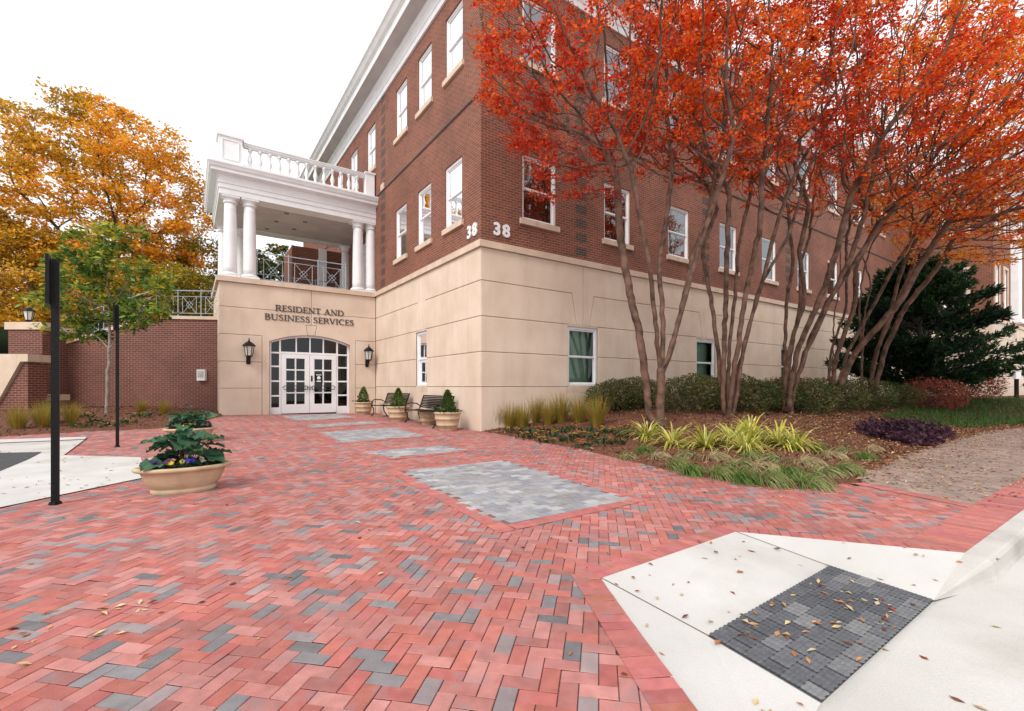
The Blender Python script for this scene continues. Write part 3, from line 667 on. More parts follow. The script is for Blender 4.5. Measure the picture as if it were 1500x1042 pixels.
number('house_number', 'white 38 left of the brick corner, on the porch side wall', TL, lambda i: .70 - .29 * i, .36, 5.36)
number('house_number', 'white 38 right of the brick corner, below the window with lit ceiling', TR, lambda i: .40 + .29 * i, .36, 5.38)
# ------------------------------------------------------------------ ground: plaza pavers as real bricks
b = MB(); s_ = 900
b.add([(-s_, -s_, -.22), (s_, -s_, -.22), (s_, s_, -.22), (-s_, s_, -.22)], [(0, 1, 2, 3)]); struct(b.build('ground', M_street))
def inside(P, poly):
    x, y = P[..., 0], P[..., 1]; r_ = np.zeros(x.shape, bool); n = len(poly)
    for i in range(n):
        (x1, y1), (x2, y2) = poly[i], poly[(i + 1) % n]
        c = ((y1 > y) != (y2 > y)) & (x < (x2 - x1) * (y - y1) / (y2 - y1 + 1e-12) + x1); r_ ^= c
    return r_
# paved forecourt: bedding sheet
def grid_sheet(name, x0, x1, y0, y1, dz, mat, st=1.0, clip=None):
    b = MB(); xs = np.arange(x0, x1 + .01, st); ys = np.arange(y0, y1 + .01, st); V = [(x, y, float(g(x, y)) + dz) for x in xs for y in ys]; m = len(ys)
    ok = inside(np.array(V)[:, :2], clip) if clip else np.ones(len(V), bool)
    q = [(i * m + j, (i + 1) * m + j, (i + 1) * m + j + 1, i * m + j + 1) for i in range(len(xs) - 1) for j in range(m - 1)]
    b.add(V, [f for f in q if ok[list(f)].all()])
    return b.build(name, mat)
BRK = np.array([(.41, .135, .11), (.455, .15, .12), (.42, .13, .115), (.45, .185, .165), (.40, .17, .155), (.36, .14, .125), (.47, .21, .19)])
GRY = np.array([(.19, .175, .18), (.21, .195, .205), (.235, .215, .22), (.30, .235, .235), (.34, .25, .24), (.16, .15, .16), (.27, .22, .225)])
def brick_faces(cen, ax, L, W, cols, z0, gap=.003, ch=.0025, zf=g, tilt=.0007):
    """bevelled brick tops: cen (n,2), ax (n,2) unit long axes -> arrays of quads"""
    n = len(cen); ay = np.stack([-ax[:, 1], ax[:, 0]], 1)
    def ring_(hl, hw, dz):
        pts = []
        for sx, sy in ((-1, -1), (1, -1), (1, 1), (-1, 1)):
            p = cen + ax * (hl * sx)[:, None] + ay * (hw * sy)[:, None]; pts.append(np.c_[p, zf(p[:, 0], p[:, 1]) + z0 + dz + T_ * (sx * tx + sy * ty)])
        return np.stack(pts, 1)
    T_ = tilt; tx = rng.normal(size=n); ty = rng.normal(size=n)
    L = np.broadcast_to(L, n); W = np.broadcast_to(W, n); lift = rng.normal(size=n) * .0008
    top = ring_(L / 2 - gap / 2 - ch, W / 2 - gap / 2 - ch, lift); lo = ring_(L / 2 - gap / 2, W / 2 - gap / 2, lift - ch * 1.4)
    q = [top] + [np.stack([lo[:, i], lo[:, (i + 1) % 4], top[:, (i + 1) % 4], top[:, i]], 1) for i in range(4)]
    return np.concatenate(q), np.concatenate([cols] * 5)
def pick(n, pg=.16):
    c = BRK[rng.integers(0, len(BRK), n)] * rng.uniform(.88, 1.12, (n, 1)); m = rng.random(n) < pg
    c[m] = GRY[rng.integers(0, len(GRY), m.sum())] * rng.uniform(.9, 1.1, (m.sum(), 1)); return c
BL = .156
HB = R(90 - 10.5); hx = np.array([math.cos(HB), math.sin(HB)]); hy = np.array([-math.sin(HB), math.cos(HB)])
W_ = BL / 2
cen, ax = [], []
for i in range(-190, 190):
    for k in range(-100, 100):
        # classic herringbone: one horizontal and one vertical brick per step, walking the diagonal
        ox, oy = (i + 2 * k) * W_, (i - 2 * k) * W_
        cen.append((ox + W_, oy + W_ / 2)); ax.append(0); cen.append((ox + W_ / 2, oy + 2 * W_)); ax.append(1)
cen = np.array(cen); ax = np.array(ax)
cw = cen[:, :1] * hx + cen[:, 1:] * hy; axw = np.where(ax[:, None] == 0, hx, hy)
cw = cw + np.array([0, 6.0])
# plaza outline (between the beds, the old walk and the street)
a1_, a0_ = gp(881, 847), gp(1010, 1062)
front = [0, gp(-250, 700), np.array([-9, 4.2]), np.array([-5, 1.2]), a1_ + (a0_ - a1_) * 1.35, a1_, gp(1078, 779), gp(1413, 810), gp(1490, 752), gp(1265, 706)]
PLZ = [loc2w(0, 0), loc2w(0, YI), loc2w(-PW - .1, YI)] + EDGE_L + front[1:]  + [EDGE_R[7]] + EDGE_R[:7][::-1]
PLZ = [tuple(p) for p in PLZ]
keep = inside(cw, PLZ); keep |= dist_poly(cw, EDGE_R[:8]) < .12; keep |= dist_poly(cw, EDGE_L) < .12
cx_, cy_ = w2loc(cw); keep &= ~((cx_ > .02) & (cy_ > -.02)); keep &= ~((cx_ > -PW) & (cy_ > YI + .02))
keep &= cw[:, 1] > 1.1; keep &= dist_poly(cw, [a1_ + (a0_ - a1_) * 1.35, a1_, gp(1078, 779), gp(1413, 810)]) > .09
cw, axw = cw[keep], axw[keep]
V, Cc = brick_faces(cw, axw, BL, W_, pick(len(cw)), 0)
struct(np_quads('forecourt_paving', V, M_paver, Cc))
struct(grid_sheet('paving_bed', -22, 12, 1, 22, -.012, M_sand, .2, PLZ))
def fill_rows(poly, ax, L, W, cols_f, z0, off=.5):
    """running bond inside a polygon"""
    poly = np.array(poly); ax = np.array(ax) / np.linalg.norm(ax); ay = np.array([-ax[1], ax[0]]); o = poly.mean(0)
    u = (poly - o) @ ax; v = (poly - o) @ ay; c, le = [], []
    for j in range(int(math.floor(v.min() / W)), int(math.ceil(v.max() / W)) + 1):
        for i in range(int(math.floor(u.min() / L)) - 1, int(math.ceil(u.max() / L)) + 1): c.append(o + ax * ((i + off * (j % 2) + .5) * L) + ay * ((j + .5) * W))
    c = np.array(c); c = c[inside(c, [tuple(p) for p in poly])]
    return brick_faces(c, np.tile(ax, (len(c), 1)), L, W, cols_f(len(c)), z0)
def band(poly, wd, z0, closed=True, side=1, step=W_):
    """soldier course of plain red bricks along a polygon edge"""
    Q, K = [], []; n = len(poly); poly = [np.array(p) for p in poly]
    for i in range(n if closed else n - 1):
        a, c = poly[i], poly[(i + 1) % n]; L = np.linalg.norm(c - a); t = (c - a) / L; nn = np.array([-t[1], t[0]]) * side; m = max(1, int(round((L + (wd if closed else 0)) / step))); st = (L + (wd if closed else 0)) / m
        cc = np.array([a + t * (st * (k + .5) - 0) + nn * wd / 2 for k in range(m)])
        col = np.array([(.445, .15, .135)]) * rng.uniform(.86, 1.14, (m, 1)) + rng.normal(size=(m, 3)) * .008
        v, k_ = brick_faces(cc, np.tile(nn, (m, 1)), wd, st, np.clip(col, .02, 1), z0); Q.append(v); K.append(k_)
    return np.concatenate(Q), np.concatenate(K)
# grey inlay fields with red borders
def gcol(n): return np.array([(.30, .30, .32), (.36, .36, .37), (.42, .42, .43), (.27, .28, .31), (.33, .31, .31)])[rng.integers(0, 5, n)] * rng.uniform(.88, 1.12, (n, 1))
INL = [[(588, 692), (738, 674), (920, 732), (742, 770)], [(530, 663), (650, 653), (684, 660), (578, 671)], [(470, 634), (577, 627), (623, 639), (500, 649)], [(446, 623.5), (545, 617.5), (556, 620.5), (458, 627)], [(412, 609.5), (497, 606.5), (520, 612), (432, 617)]]
for pl in INL:
    w4 = [gp(*p) for p in pl]; ctr = sum(w4) / 4
    # square the field to the building axes
    q = [w2loc(p) for p in w4]; xs = sorted(a for a, _ in q); ys = sorted(c for _, c in q)
    b = MB(); b.add([(p[0], p[1], float(g(p[0], p[1])) + .003) for p in w4], [(0, 1, 2, 3)]); struct(b.build('inlay_bed', M_sand))
    V, Cc = fill_rows(w4, dR, .16, .115, gcol, .0085); struct(np_quads('grey_inlay_paving', V, M_paver, Cc))
    ordr = w4 if np.cross(w4[1] - w4[0], w4[2] - w4[1]) > 0 else w4[::-1]
    V, Cc = band(ordr, .16, .0075, True, -1); struct(np_quads('inlay_border', V, M_paver, Cc))
# concrete kerb ramp in the right foreground, falling to the street
def gz(px, py, z): Y = (CAMH - z) * F / (py - HZ); return (float((px - 750) / F * Y), float(Y), z)
ZS = -.13
A1 = gz(881, 847, .012); A2 = gz(1078, 779, .012); A3 = gz(1413, 810, .012)
e3, e4 = np.array(gz(1367, 880, ZS)[:2]), np.array(gz(1203, 1029, ZS)[:2]); rt = (e3 - e4) / np.linalg.norm(e3 - e4); rn = np.array([rt[1], -rt[0]])
d0_ = max(float((np.array(A_[:2]) - e4) @ rn) for A_ in (A1, A2))                                   # the ramp falls away towards the street edge
def rz_(x, y): return .012 + (ZS + .008 - .012) * float(np.clip((((np.array([x, y]) - e4) @ rn) - d0_) / (0 - d0_), 0, 1.0))
def gr(px, py): p = gp(px, py, rz_); return (float(p[0]), float(p[1]), rz_(*p))
T1, T2, T3, T4, A9 = gr(1038, 932), gr(1216, 830), gr(1367, 880), gr(1203, 1029), gr(1140, 1130)
A0 = np.array(gr(1010, 1062)[:2]); A0 = np.array(A1[:2]) + (A0 - np.array(A1[:2])) * 1.5; A0 = (float(A0[0]), float(A0[1]), rz_(*A0))
print('ramp', A1, A2, T1, T2, T3, T4, A0)
b = MB(); vs = [A1, A2, A3, T3, T2, T1, T4, A0, A9]
b.add(vs, [(0, 5, 4, 1), (1, 4, 3, 2), (0, 7, 8, 6, 5)]); 
# skirt so the slab has an edge
for i, j in ((0, 1), (1, 2), (7, 0), (3, 6), (6, 8)): b.quad(vs[i], vs[j], (vs[j][0], vs[j][1], -.3), (vs[i][0], vs[i][1], -.3))
struct(b.build('kerb_ramp', M_conc))
b = MB()                                               # scored joint lines on the ramp
for p, q in ((A1, T1), (A2, T2)):
    p, q = Vector(p) + Vector((0, 0, .003)), Vector(q) + Vector((0, 0, .003)); t = (q - p).normalized(); n_ = Vector((-t.y, t.x, 0)) * .004
    b.quad(p - n_, p + n_, q + n_, q - n_)
struct(b.build('scored_joint', M_joint))
# tactile pavers with raised domes
T1v, T2v, T3v, T4v = [Vector(p) for p in (T1, T2, T3, T4)]
TG = empty('tactile_paving'); 
struct(TG)
NU, NV = 5, 8
QV, QC = [], []; DV = MB()
pal = [(.085, .088, .098), (.105, .108, .118), (.125, .128, .14), (.185, .185, .19), (.16, .16, .168)]
def tp(u, v): return (T1v * (1 - u) + T2v * u) * (1 - v) + (T4v * (1 - u) + T3v * u) * v
# u runs along the long side (T1->T2), v across (T1->T4)
NU, NV = 9, 6
for iv in range(NV):
    for iu in range(-1, NU):
        o_ = .5 * (iv % 2); u0, u1 = max(0, (iu + o_) / NU), min(1, (iu + 1 + o_) / NU); v0, v1 = iv / NV, (iv + 1) / NV
        if u1 - u0 < .02: continue
        c = pal[random.choices(range(5), (4, 4, 3, 2, 1))[0]]; 
        if iv == NV - 1 and random.random() < .7: c = pal[4]
        gpu, gpv = .003, .004; up = Vector((0, 0, .007))
        DV.quad(tp(u0 + gpu, v0 + gpv) + up, tp(u1 - gpu, v0 + gpv) + up, tp(u1 - gpu, v1 - gpv) + up, tp(u0 + gpu, v1 - gpv) + up, c)
        for a in range(max(1, int(round((u1 - u0) * NU * 4)))):
            na = max(1, int(round((u1 - u0) * NU * 4)))
            for k in range(4):
                p = tp(u0 + (u1 - u0) * (a + .5) / na, v0 + (v1 - v0) * (k + .5) / 4) + up
                DV.lathe([(.017, 0), (.013, .005), (.006, .0065)], 7, tuple(p), col=c)
dom = DV.build('domed_paver', M_tact, TG, col=True); struct(dom)
b = MB(); up = Vector((0, 0, .002)); b.quad(tp(-.004, -.006) + up, tp(1.004, -.006) + up, tp(1.004, 1.008) + up, tp(-.004, 1.008) + up); bd = b.build('paver_bed', M_asphalt, TG); struct(bd)
# red soldier bands round the ramp and along the kerb
K3 = np.array(A3[:2]); A1x, A2x = np.array(A1[:2]), np.array(A2[:2]); u01 = (A1x - np.array(A0[:2])) / np.linalg.norm(A1x - np.array(A0[:2])); u12 = (A2x - A1x) / np.linalg.norm(A2x - A1x); u23 = (np.array(A3[:2]) - A2x) / np.linalg.norm(np.array(A3[:2]) - A2x)
V1, C1 = band([A0[:2], A1x + u01 * .10], .17, .007, False, 1); V2, C2 = band([A1x - u12 * .07, A2x + u12 * .12], .17, .0095, False, 1); V3, C3 = band([A2x - u23 * .05, A3[:2]], .17, .007, False, 1)
Kb = gz(1500, 748, 0); kd = np.array(Kb[:2]) - K3; kl = np.linalg.norm(kd); kd /= kl; KE = K3 + kd * 30
V4, C4 = band([K3, KE], .34, .0075, False, 1)
struct(np_quads('paving_border', np.concatenate([V1, V2, V3, V4]), M_paver, np.concatenate([C1, C2, C3, C4])))
b = MB(); cs_ = [np.array(A0[:2]), A1x, A2x, np.array(A3[:2])]
for p, q in zip(cs_[:-1], cs_[1:]):
    t = (q - p) / np.linalg.norm(q - p); n_ = np.array([-t[1], t[0]]) * .34; p, q = p - t * .2, q + t * .2
    b.add([(p[0], p[1], -.013), (q[0], q[1], -.013), ((q + n_)[0], (q + n_)[1], -.013), ((p + n_)[0], (p + n_)[1], -.013)], [(0, 1, 2, 3)])
struct(b.build('border_bed', M_sand))
# kerb and gutter along the street, rising out of the ramp
kn = np.array([kd[1], -kd[0]])                         # towards the street
b = MB(); prof_k = [(0, 0.012, 1), (.115, .006, 1), (.132, .0, 1), (.145, -.022, 1), (.155, -.1, .9), (.175, ZS - .03, .0)]
st_ = [0.0, .35, .7] + list(np.arange(2, 31, 2.0)); V = []; Fs = []
for i, s0 in enumerate(st_):
    for o, z, _ in prof_k: p = K3 + kd * s0 + kn * o; V.append((p[0], p[1], z))
m = len(prof_k)
for i in range(len(st_) - 1):
    for j in range(m - 1): Fs.append((i * m + j, (i + 1) * m + j, (i + 1) * m + j + 1, i * m + j + 1))
pT = Vector(T3); k0 = len(V)
b.add(V, Fs)
ke = [(K3[0] + kn[0] * o, K3[1] + kn[1] * o, z) for o, z, _ in prof_k[:6]]
b.add([T3, A3] + ke, [(0, 1, 2, 3), (0, 3, 4), (0, 4, 5), (0, 5, 6), (0, 6, 7)])
struct(b.build('kerb', M_conc_kerb))
# street slab: to the street side of the kerb line and of the ramp's lower edge
ks = K3 + kn * .6; far = K3 + kd * 60 + kn * .6; dirT = (np.array(T4[:2]) - np.array(T3[:2])); dirT /= np.linalg.norm(dirT)
b = MB(); e_ = np.array(T4[:2]) + dirT * 6; z_ = ZS - .006
b.add([(K3[0], K3[1], z_), (far[0], far[1], z_), (far[0] + 40, far[1] - 40, z_), (e_[0] + 60, e_[1] - 40, z_), (e_[0], e_[1], z_), (A9[0], A9[1], z_), (T1[0], T1[1], z_ - .05)], [(0, 1, 2, 3, 4, 5, 6)])
struct(b.build('street', M_street))
# older brown walk on the right
WK = [gp(1265, 708), gp(1487, 747), KE - kn * .15, gp(1700, 606)] + [np.array(EDGE_R[-k]) + dL * .35 + dR * -.15 for k in (1, 2, 3, 4, 5)]
WK = [np.array(p) for p in WK]; WK[1] = K3 + kd * np.dot(gp(1478, 750) - K3, kd) - kn * .15
def wcol(n): return np.array([(.29, .21, .17), (.34, .25, .20), (.26, .19, .16), (.34, .235, .195), (.31, .235, .20)])[rng.integers(0, 5, n)] * rng.uniform(.86, 1.08, (n, 1))
V, Cc = fill_rows(WK, WK[1] - WK[0], BL * 1.1, W_ * 1.05, wcol, .0045); struct(np_quads('walkway', V, M_paver, Cc))
b = MB(); b.add([(p[0], p[1], -.006) for p in WK], [tuple(range(len(WK)))]); struct(b.build('walkway_bed', M_mulch))
V, Cc = band([WK[0], WK[1]], .17, .009, False, -1); struct(np_quads('walkway_border', V, M_paver, Cc))
# drive and drop kerb at the left
def poly(name, px, dz, mat):
    P = [gp(*p) for p in px]; b = MB(); b.add([(p[0], p[1], float(g(p[0], p[1])) + dz) for p in P], [tuple(range(len(P)))]); return struct(b.build(name, mat))
poly('drive_apron', [(-120, 772), (0, 745), (110, 722), (215, 700), (206, 671), (92, 668), (62, 663), (40, 674), (0, 691), (-30, 704), (-160, 764)], .012, M_conc)
poly('drop_kerb', [(-100, 650), (0, 650.5), (126, 643.5), (92, 669), (60, 666), (0, 666), (-100, 667)], .014, M_conc_kerb)
poly('kerb_top', [(-100, 645), (0, 646), (127, 642), (124, 645.5), (0, 651), (-100, 651)], .03, M_conc)
poly('driveway', [(-100, 666), (0, 665), (62, 663.5), (40, 675), (0, 692), (-30, 705), (-160, 765)], .018, M_asphalt)
# planting beds and the terrace behind the brick wall
struct(sheet('planting_bed', EDGE_R, [loc2w(x, 0) for x in np.linspace(0, WX, 12)] + [loc2w(WX + 14, WY)], bedR, 60, M_mulch))
WALLY = 17.55
bl = [np.array([-10.9, WALLY])] + [np.array([x, WALLY]) for x in (-12.5, -14, -16, -18, -20.5, -24)]
struct(sheet('planting_bed', EDGE_L, bl, bedL, 30, M_mulch))
b = MB(); b.add([(-10.5, WALLY + .25, 3.55), (-60, WALLY + .25, 3.0), (-90, 120, 5), (6, 120, 5), (-9, 26, 3.6)], [(0, 1, 2, 3, 4)]); struct(b.build('terrace', M_grass))
# ------------------------------------------------------------------ brick walls, stairs and railing left of the porch
def px_wall(name, label, cat, Y, px, th, mat, coping=None, cw_=.12):
    """wall facing the street at depth Y with the given outline (photo pixels), th metres thick"""
    P = [at(x, y, Y) for x, y in px]; cx = sum(p.x for p in P) / len(P); e = empty(name, (cx, Y, 0)); tag(e, label, cat)
    b = MB(); b.prism([(p.x - cx, p.z) for p in P], 0, th); b.build('brickwork', mat, e)
    if coping:
        Q = [at(x, y, Y) for x, y in coping]; c = MB(); poly_ = [(p.x - cx, p.z) for p in Q]
        top = [(x, z + cw_) for x, z in poly_]; c.prism(poly_ + top[::-1], -.06, th + .06); c.build('coping', M_stone2, e)
    return e, cx
rw, rx0 = px_wall('retaining_wall', 'long dark red brick retaining wall with sloping stone coping left of the porch', 'wall', WALLY, [(326, 625), (326, 469), (221, 467), (66, 514), (66, 640)], .35, M_wallbrick, [(326, 469), (221, 467), (66, 514)])
rl = empty('stair_railing', (rx0, WALLY + .17, 0)); tag(rl, 'blue grey steel railing with crossed panels along the top of the retaining wall', 'railing')
q = [at(x, y, WALLY) for x, y in ((324, 463), (222, 461), (70, 508))]
b = MB(); a0, a1, a2 = [(p.x - rx0, 0, p.z) for p in q]; rail_run(b, a0, a1, 0, .95, n=3); b.build('rail_panel', M_rail, rl)
b = MB(); rail_run(b, a1, a2, 0, .95, n=4); b.build('rail_panel', M_rail, rl)
px_wall('brick_pier', 'square red brick pier with flat stone cap carrying a lantern at far left', 'pier', 16.6, [(12, 640), (12, 483), (62, 483), (62, 640)], 1.1, M_wallbrick, [(9, 483), (66, 483)], .26)
px_wall('low_brick_wall', 'low red brick wall with flat stone cap at the foot of the pier', 'wall', 15.9, [(37, 640), (37, 587), (80, 587), (80, 640)], .5, M_wallbrick, [(37, 587), (80, 587)], .2)
sw, sx0 = px_wall('stair_cheek_wall', 'red brick stair side wall under a broad sloping pale stone slab at the left edge', 'wall', 14.6, [(-120, 660), (-120, 600), (-40, 620), (0, 592), (36, 532), (41, 532), (41, 660)], .6, M_wallbrick)
P = [at(x, y, 14.6) for x, y in ((-160, 640), (-60, 640), (0, 590), (34, 530), (45, 530), (45, 519), (24, 519), (-160, 519))]
b = MB(); b.prism([(p.x - sx0, p.z) for p in P], -.09, .66); b.build('stone_slab', M_stone2, sw)
p = at(297, 549.5, WALLY); e = empty('utility_box', (p.x, WALLY, p.z)); tag(e, 'small pale grey metal box mounted on the dark brick wall near the porch', 'utility box')
b = MB(); b.box(-.15, .15, -.12, -.001, -.21, .2); b.build('housing', M_white, e); b = MB(); b.box(-.11, .11, -.13, -.121, -.1, .15); b.box(-.05, .05, -.145, -.131, -.02, .06); b.build('cover', M_conc, e)

# ------------------------------------------------------------------ lanterns
def lantern(name, label, loc, rz, wall_=True, s=1.0):
    e = empty(name, loc, rz); tag(e, label, 'lantern'); e.scale = (s, s, s)
    c = MB(); y0 = -.24 if wall_ else 0
    if wall_:
        k = MB(); k.box(-.06, .06, -.03, 0, -.42, -.12); k.tube([(0, -.02, -.2), (0, -.12, -.32), (0, -.22, -.3), (0, y0, -.18)], [.025, .022, .022, .03], 8); k.build('bracket', M_black, e)
    else:
        k = MB(); k.lathe([(.12, -.28), (.12, -.25), (.05, -.22), (.045, -.19)], 12); k.build('base', M_black, e)
    c.lathe([(.03, -.2), (.09, -.18), (.1, -.15)], 6, (0, y0, 0))
    for i in range(6):
        a = math.pi / 3 * i; c.tube([(.095 * math.cos(a), y0 + .095 * math.sin(a), -.15), (.15 * math.cos(a), y0 + .15 * math.sin(a), .16)], .011, 5)
    c.build('cage', M_black, e)
    r_ = MB(); r_.lathe([(.19, .15), (.19, .175), (.12, .25), (.05, .3), (.03, .31), (.03, .34), (.012, .36), (.02, .39), (.0, .43)], 6, (0, y0, 0)); r_.build('roof', M_black, e)
    gl = MB(); gl.lathe([(.09, -.145), (.142, .15)], 6, (0, y0, 0), cap=False); gl.build('glass', M_lampglass, e)
    return e
p1_ = loc2w(-4.72, YI); p2_ = loc2w(-.38, YI)
lantern('wall_lantern', 'black wall lantern left of the arched doors, beside the brick retaining wall', (p1_[0], p1_[1], 2.5), YAW, True, 1.12)
lantern('wall_lantern', 'black wall lantern right of the arched doors, near the inner corner of stone walls', (p2_[0], p2_[1], 2.5), YAW, True, 1.12)
pp = at(42, 471, 17.1); lantern('pier_lantern', 'black post lantern standing on the stone cap of the brick pier', (pp.x, 17.1, 3.79), 0, False, 1.05)

# ------------------------------------------------------------------ sign posts
def sign_post(label, px, py, h, r_, ang, plate):
    p = gp(px, py); z = float(g(*p)); e = empty('sign_post', (p[0], p[1], z), R(ang)); tag(e, label, 'sign post', 'black sign posts on the forecourt')
    b = MB(); b.box(-r_, r_, -r_, r_, -.1, h - .02); b.prism([(-r_ * .8, -r_ * .8), (r_ * .8, -r_ * .8), (r_ * .8, r_ * .8), (-r_ * .8, r_ * .8)], h - .02, h, 'xy'); b.build('pole', M_black, e)
    b = MB(); b.lathe([(r_ * 1.7, 0), (r_ * 1.7, .012), (r_ * 1.45, .03)], 4); b.build('base_collar', M_black, e)
    if plate:
        b = MB(); b.box(-.16, .16, -r_ - .028, -r_ - .001, h - .47, h + .02); o = b.build('sign_plate', M_black, e)
        b = MB()
        for z in (h - .38, h - .08): b.lathe([(.012, 0), (.012, .008)], 8, (0, 0, 0))
        b.T = None; bb = MB()
        for zz in (h - .38, h - .08): bb.box(-.012, .012, -r_ - .036, -r_ - .028, zz - .012, zz + .012)
        bb.build('bolts', M_rail, o)
    return e
sign_post('tall black sign post nearest the viewer, with plate turned edge on', 81, 739, 2.5, .031, 309, True)
sign_post('slimmer black sign post farther back, in front of the small green tree', 172, 655, 2.75, .026, 306, True)

# ------------------------------------------------------------------ benches
def bench(label, y0, ln, xf):
    c = loc2w(xf, y0); e = empty('bench', (c[0], c[1], float(g(*c))), YAW); tag(e, label, 'bench', 'black metal benches along the stone wall')
    # local: x towards the wall, seat front at x=0, length along y
    for y in (.06, ln - .06):
        b = MB(); b.tube([(-.06, y, 0), (-.02, y, .04), (.06, y, .16), (.05, y, .32), (-.03, y, .42), (-.02, y, .455)], [.022, .022, .02, .02, .02, .02], 7); b.build('leg', M_black, e)
        b = MB(); b.tube([(.62, y, 0), (.57, y, .04), (.47, y, .18), (.43, y, .34), (.44, y, .44)], .022, 7); b.build('leg', M_black, e)
        b = MB(); b.tube([(-.02, y, .44), (.0, y, .58), (.06, y, .645), (.2, y, .66), (.36, y, .64), (.5, y, .56)], .018, 7); b.build('armrest', M_black, e)
        b = MB(); b.tube([(-.02, y, .44), (.2, y, .425), (.44, y, .43), (.5, y, .55), (.58, y, .8), (.62, y, .9)], .02, 7); b.build('side_frame', M_black, e)
    b = MB()
    for k in range(9): x = -.02 + k * .052; z = .455 - .02 * math.sin(k / 8 * math.pi); b.box(x - .02, x + .02, .03, ln - .03, z - .008, z + .008)
    b.build('seat', M_black, e)
    b = MB()
    for k in range(8):
        x, z = .49 + .135 * k / 7, .53 + .36 * k / 7; b.box(x - .008, x + .008, .03, ln - .03, z - .02, z + .02)
    b.build('backrest', M_black, e)
    return e
bench('black slatted metal bench nearer the building corner, between two tan pots', 1.2, 2.25, -.78)
bench('black slatted metal bench nearer the doors, partly behind a tan pot', 4.55, 2.25, -.78)
# ------------------------------------------------------------------ plants: branching by space colonization, leaves as many small blades
def unit(v): return v / np.maximum(np.linalg.norm(v, axis=-1, keepdims=True), 1e-9)
def resample(pl, st):
    pl = np.array(pl, float); L = np.r_[0, np.cumsum(np.linalg.norm(np.diff(pl, axis=0), axis=1))]; n = max(2, int(L[-1] / st) + 1); t = np.linspace(0, L[-1], n)
    # light smoothing through a Catmull style interpolation
    k = np.stack([np.interp(t, L, pl[:, i]) for i in range(3)], 1)
    for _ in range(2): k[1:-1] = (k[:-2] + 2 * k[1:-1] + k[2:]) / 4
    return k
def colonize(stems, A, step, di, dk, iters, keepdir=.5, noise=.18, up=.0, rs=None):
    rs = rs or rng; P, par, D = [], [], []
    for s in stems:
        q = resample(s, step); a = -1
        if P:
            d = np.linalg.norm(np.array(P) - q[0], axis=1); a = int(d.argmin()) if d.min() < .45 else -1
        if a >= 0: q = q[1:]
        for i, p in enumerate(q):
            p = p + rs.normal(size=3) * step * .06
            D.append(unit(p - P[a]) if a >= 0 else np.array([0, 0, 1.])); P.append(p); par.append(a); a = len(P) - 1
    ns = len(P); P = np.array(P); D = np.array(D); par = list(par); kids = np.zeros(len(P), int)
    near = np.zeros(len(A), int); dist = np.full(len(A), 1e9); alive = np.ones(len(A), bool)
    def upd(lo):
        Q = P[lo:]; ia = np.where(alive)[0]
        if not len(ia) or not len(Q): return
        d = np.sqrt(np.maximum(((A[ia] ** 2).sum(1)[:, None] + (Q ** 2).sum(1)[None] - 2 * A[ia] @ Q.T), 0)); j = d.argmin(1); m = d[np.arange(len(ia)), j]
        b_ = m < dist[ia]; near[ia[b_]] = j[b_] + lo; dist[ia[b_]] = m[b_]
    upd(0)
    for it in range(iters):
        ac = np.where(alive & (dist < di))[0]
        if not len(ac): break
        acc = np.zeros((len(P), 3)); np.add.at(acc, near[ac], unit(A[ac] - P[near[ac]])); nd = np.unique(near[ac])
        full = kids[nd] >= 3
        if full.any(): alive[ac[np.isin(near[ac], nd[full])]] = False
        nd = nd[~full]
        if not len(nd): continue
        d = unit(unit(acc[nd]) + keepdir * D[nd] + rs.normal(size=(len(nd), 3)) * noise + np.array([0, 0, up])); lo = len(P)
        P = np.concatenate([P, P[nd] + d * step]); D = np.concatenate([D, d]); par += list(nd); kids[nd] += 1; kids = np.concatenate([kids, np.zeros(len(nd), int)])
        upd(lo); alive &= dist > dk
    return P, np.array(par), ns
def radii(P, par, tip, p, rmax):
    n = len(P); acc = np.zeros(n); r = np.zeros(n)
    for i in range(n - 1, -1, -1):
        r[i] = max(tip, acc[i] ** (1 / p)) if acc[i] > 0 else tip
        if par[i] >= 0: acc[par[i]] += r[i] ** p
    k = rmax / max(r.max(), 1e-6)
    if k < 1: r = tip * (r / tip) ** (math.log(max(rmax / tip, 1.01)) / math.log(r.max() / tip))
    return r
def wood(name, P, par, r, mat, parent, base_flare=1.25, rmin=0):
    n = len(P); ch = [[] for _ in range(n)]
    for i in range(n):
        if par[i] >= 0: ch[par[i]].append(i)
    b = MB(); done = np.zeros(n, bool); Pl = P.tolist()
    starts = [i for i in range(n) if par[i] < 0]
    while starts:
        s = starts.pop(); chain = [s] if par[s] < 0 else [par[s], s]; cur = s
        while ch[cur]:
            k = max(ch[cur], key=lambda q: r[q]); starts += [q for q in ch[cur] if q != k]; chain.append(k); cur = k
        if len(chain) < 2 or r[s] < rmin: continue
        rr = [r[i] for i in chain]
        if par[s] >= 0: rr[0] = min(r[par[s]], r[s] * 1.15)
        else: rr[0] *= base_flare
        m = 9 if rr[0] > .05 else 5 if rr[0] > .015 else 3
        b.tube([Pl[i] for i in chain], rr, m, cap=False)
    return b.build(name, mat, parent, smooth=True)
def leaf_quads(P, size, aspect=.5, flat=.6, rs=None, long_dir=None):
    rs = rs or rng; n = len(P); t = rs.normal(size=(n, 3)); t[:, 2] *= (1 - flat * .7)
    if long_dir is not None: t = unit(t) * .8 + long_dir
    t = unit(t); nn = rs.normal(size=(n, 3)); nn[:, 2] += flat * 2; sdv = unit(np.cross(nn, t)); L = (size * rs.uniform(.65, 1.25, n))[:, None]; W = L * aspect
    nrm = np.cross(t, sdv)
    return np.stack([P, P + t * L * .5 + sdv * W / 2 - nrm * L * .06, P + t * L - nrm * L * .12, P + t * L * .5 - sdv * W / 2 - nrm * L * .06], 1)
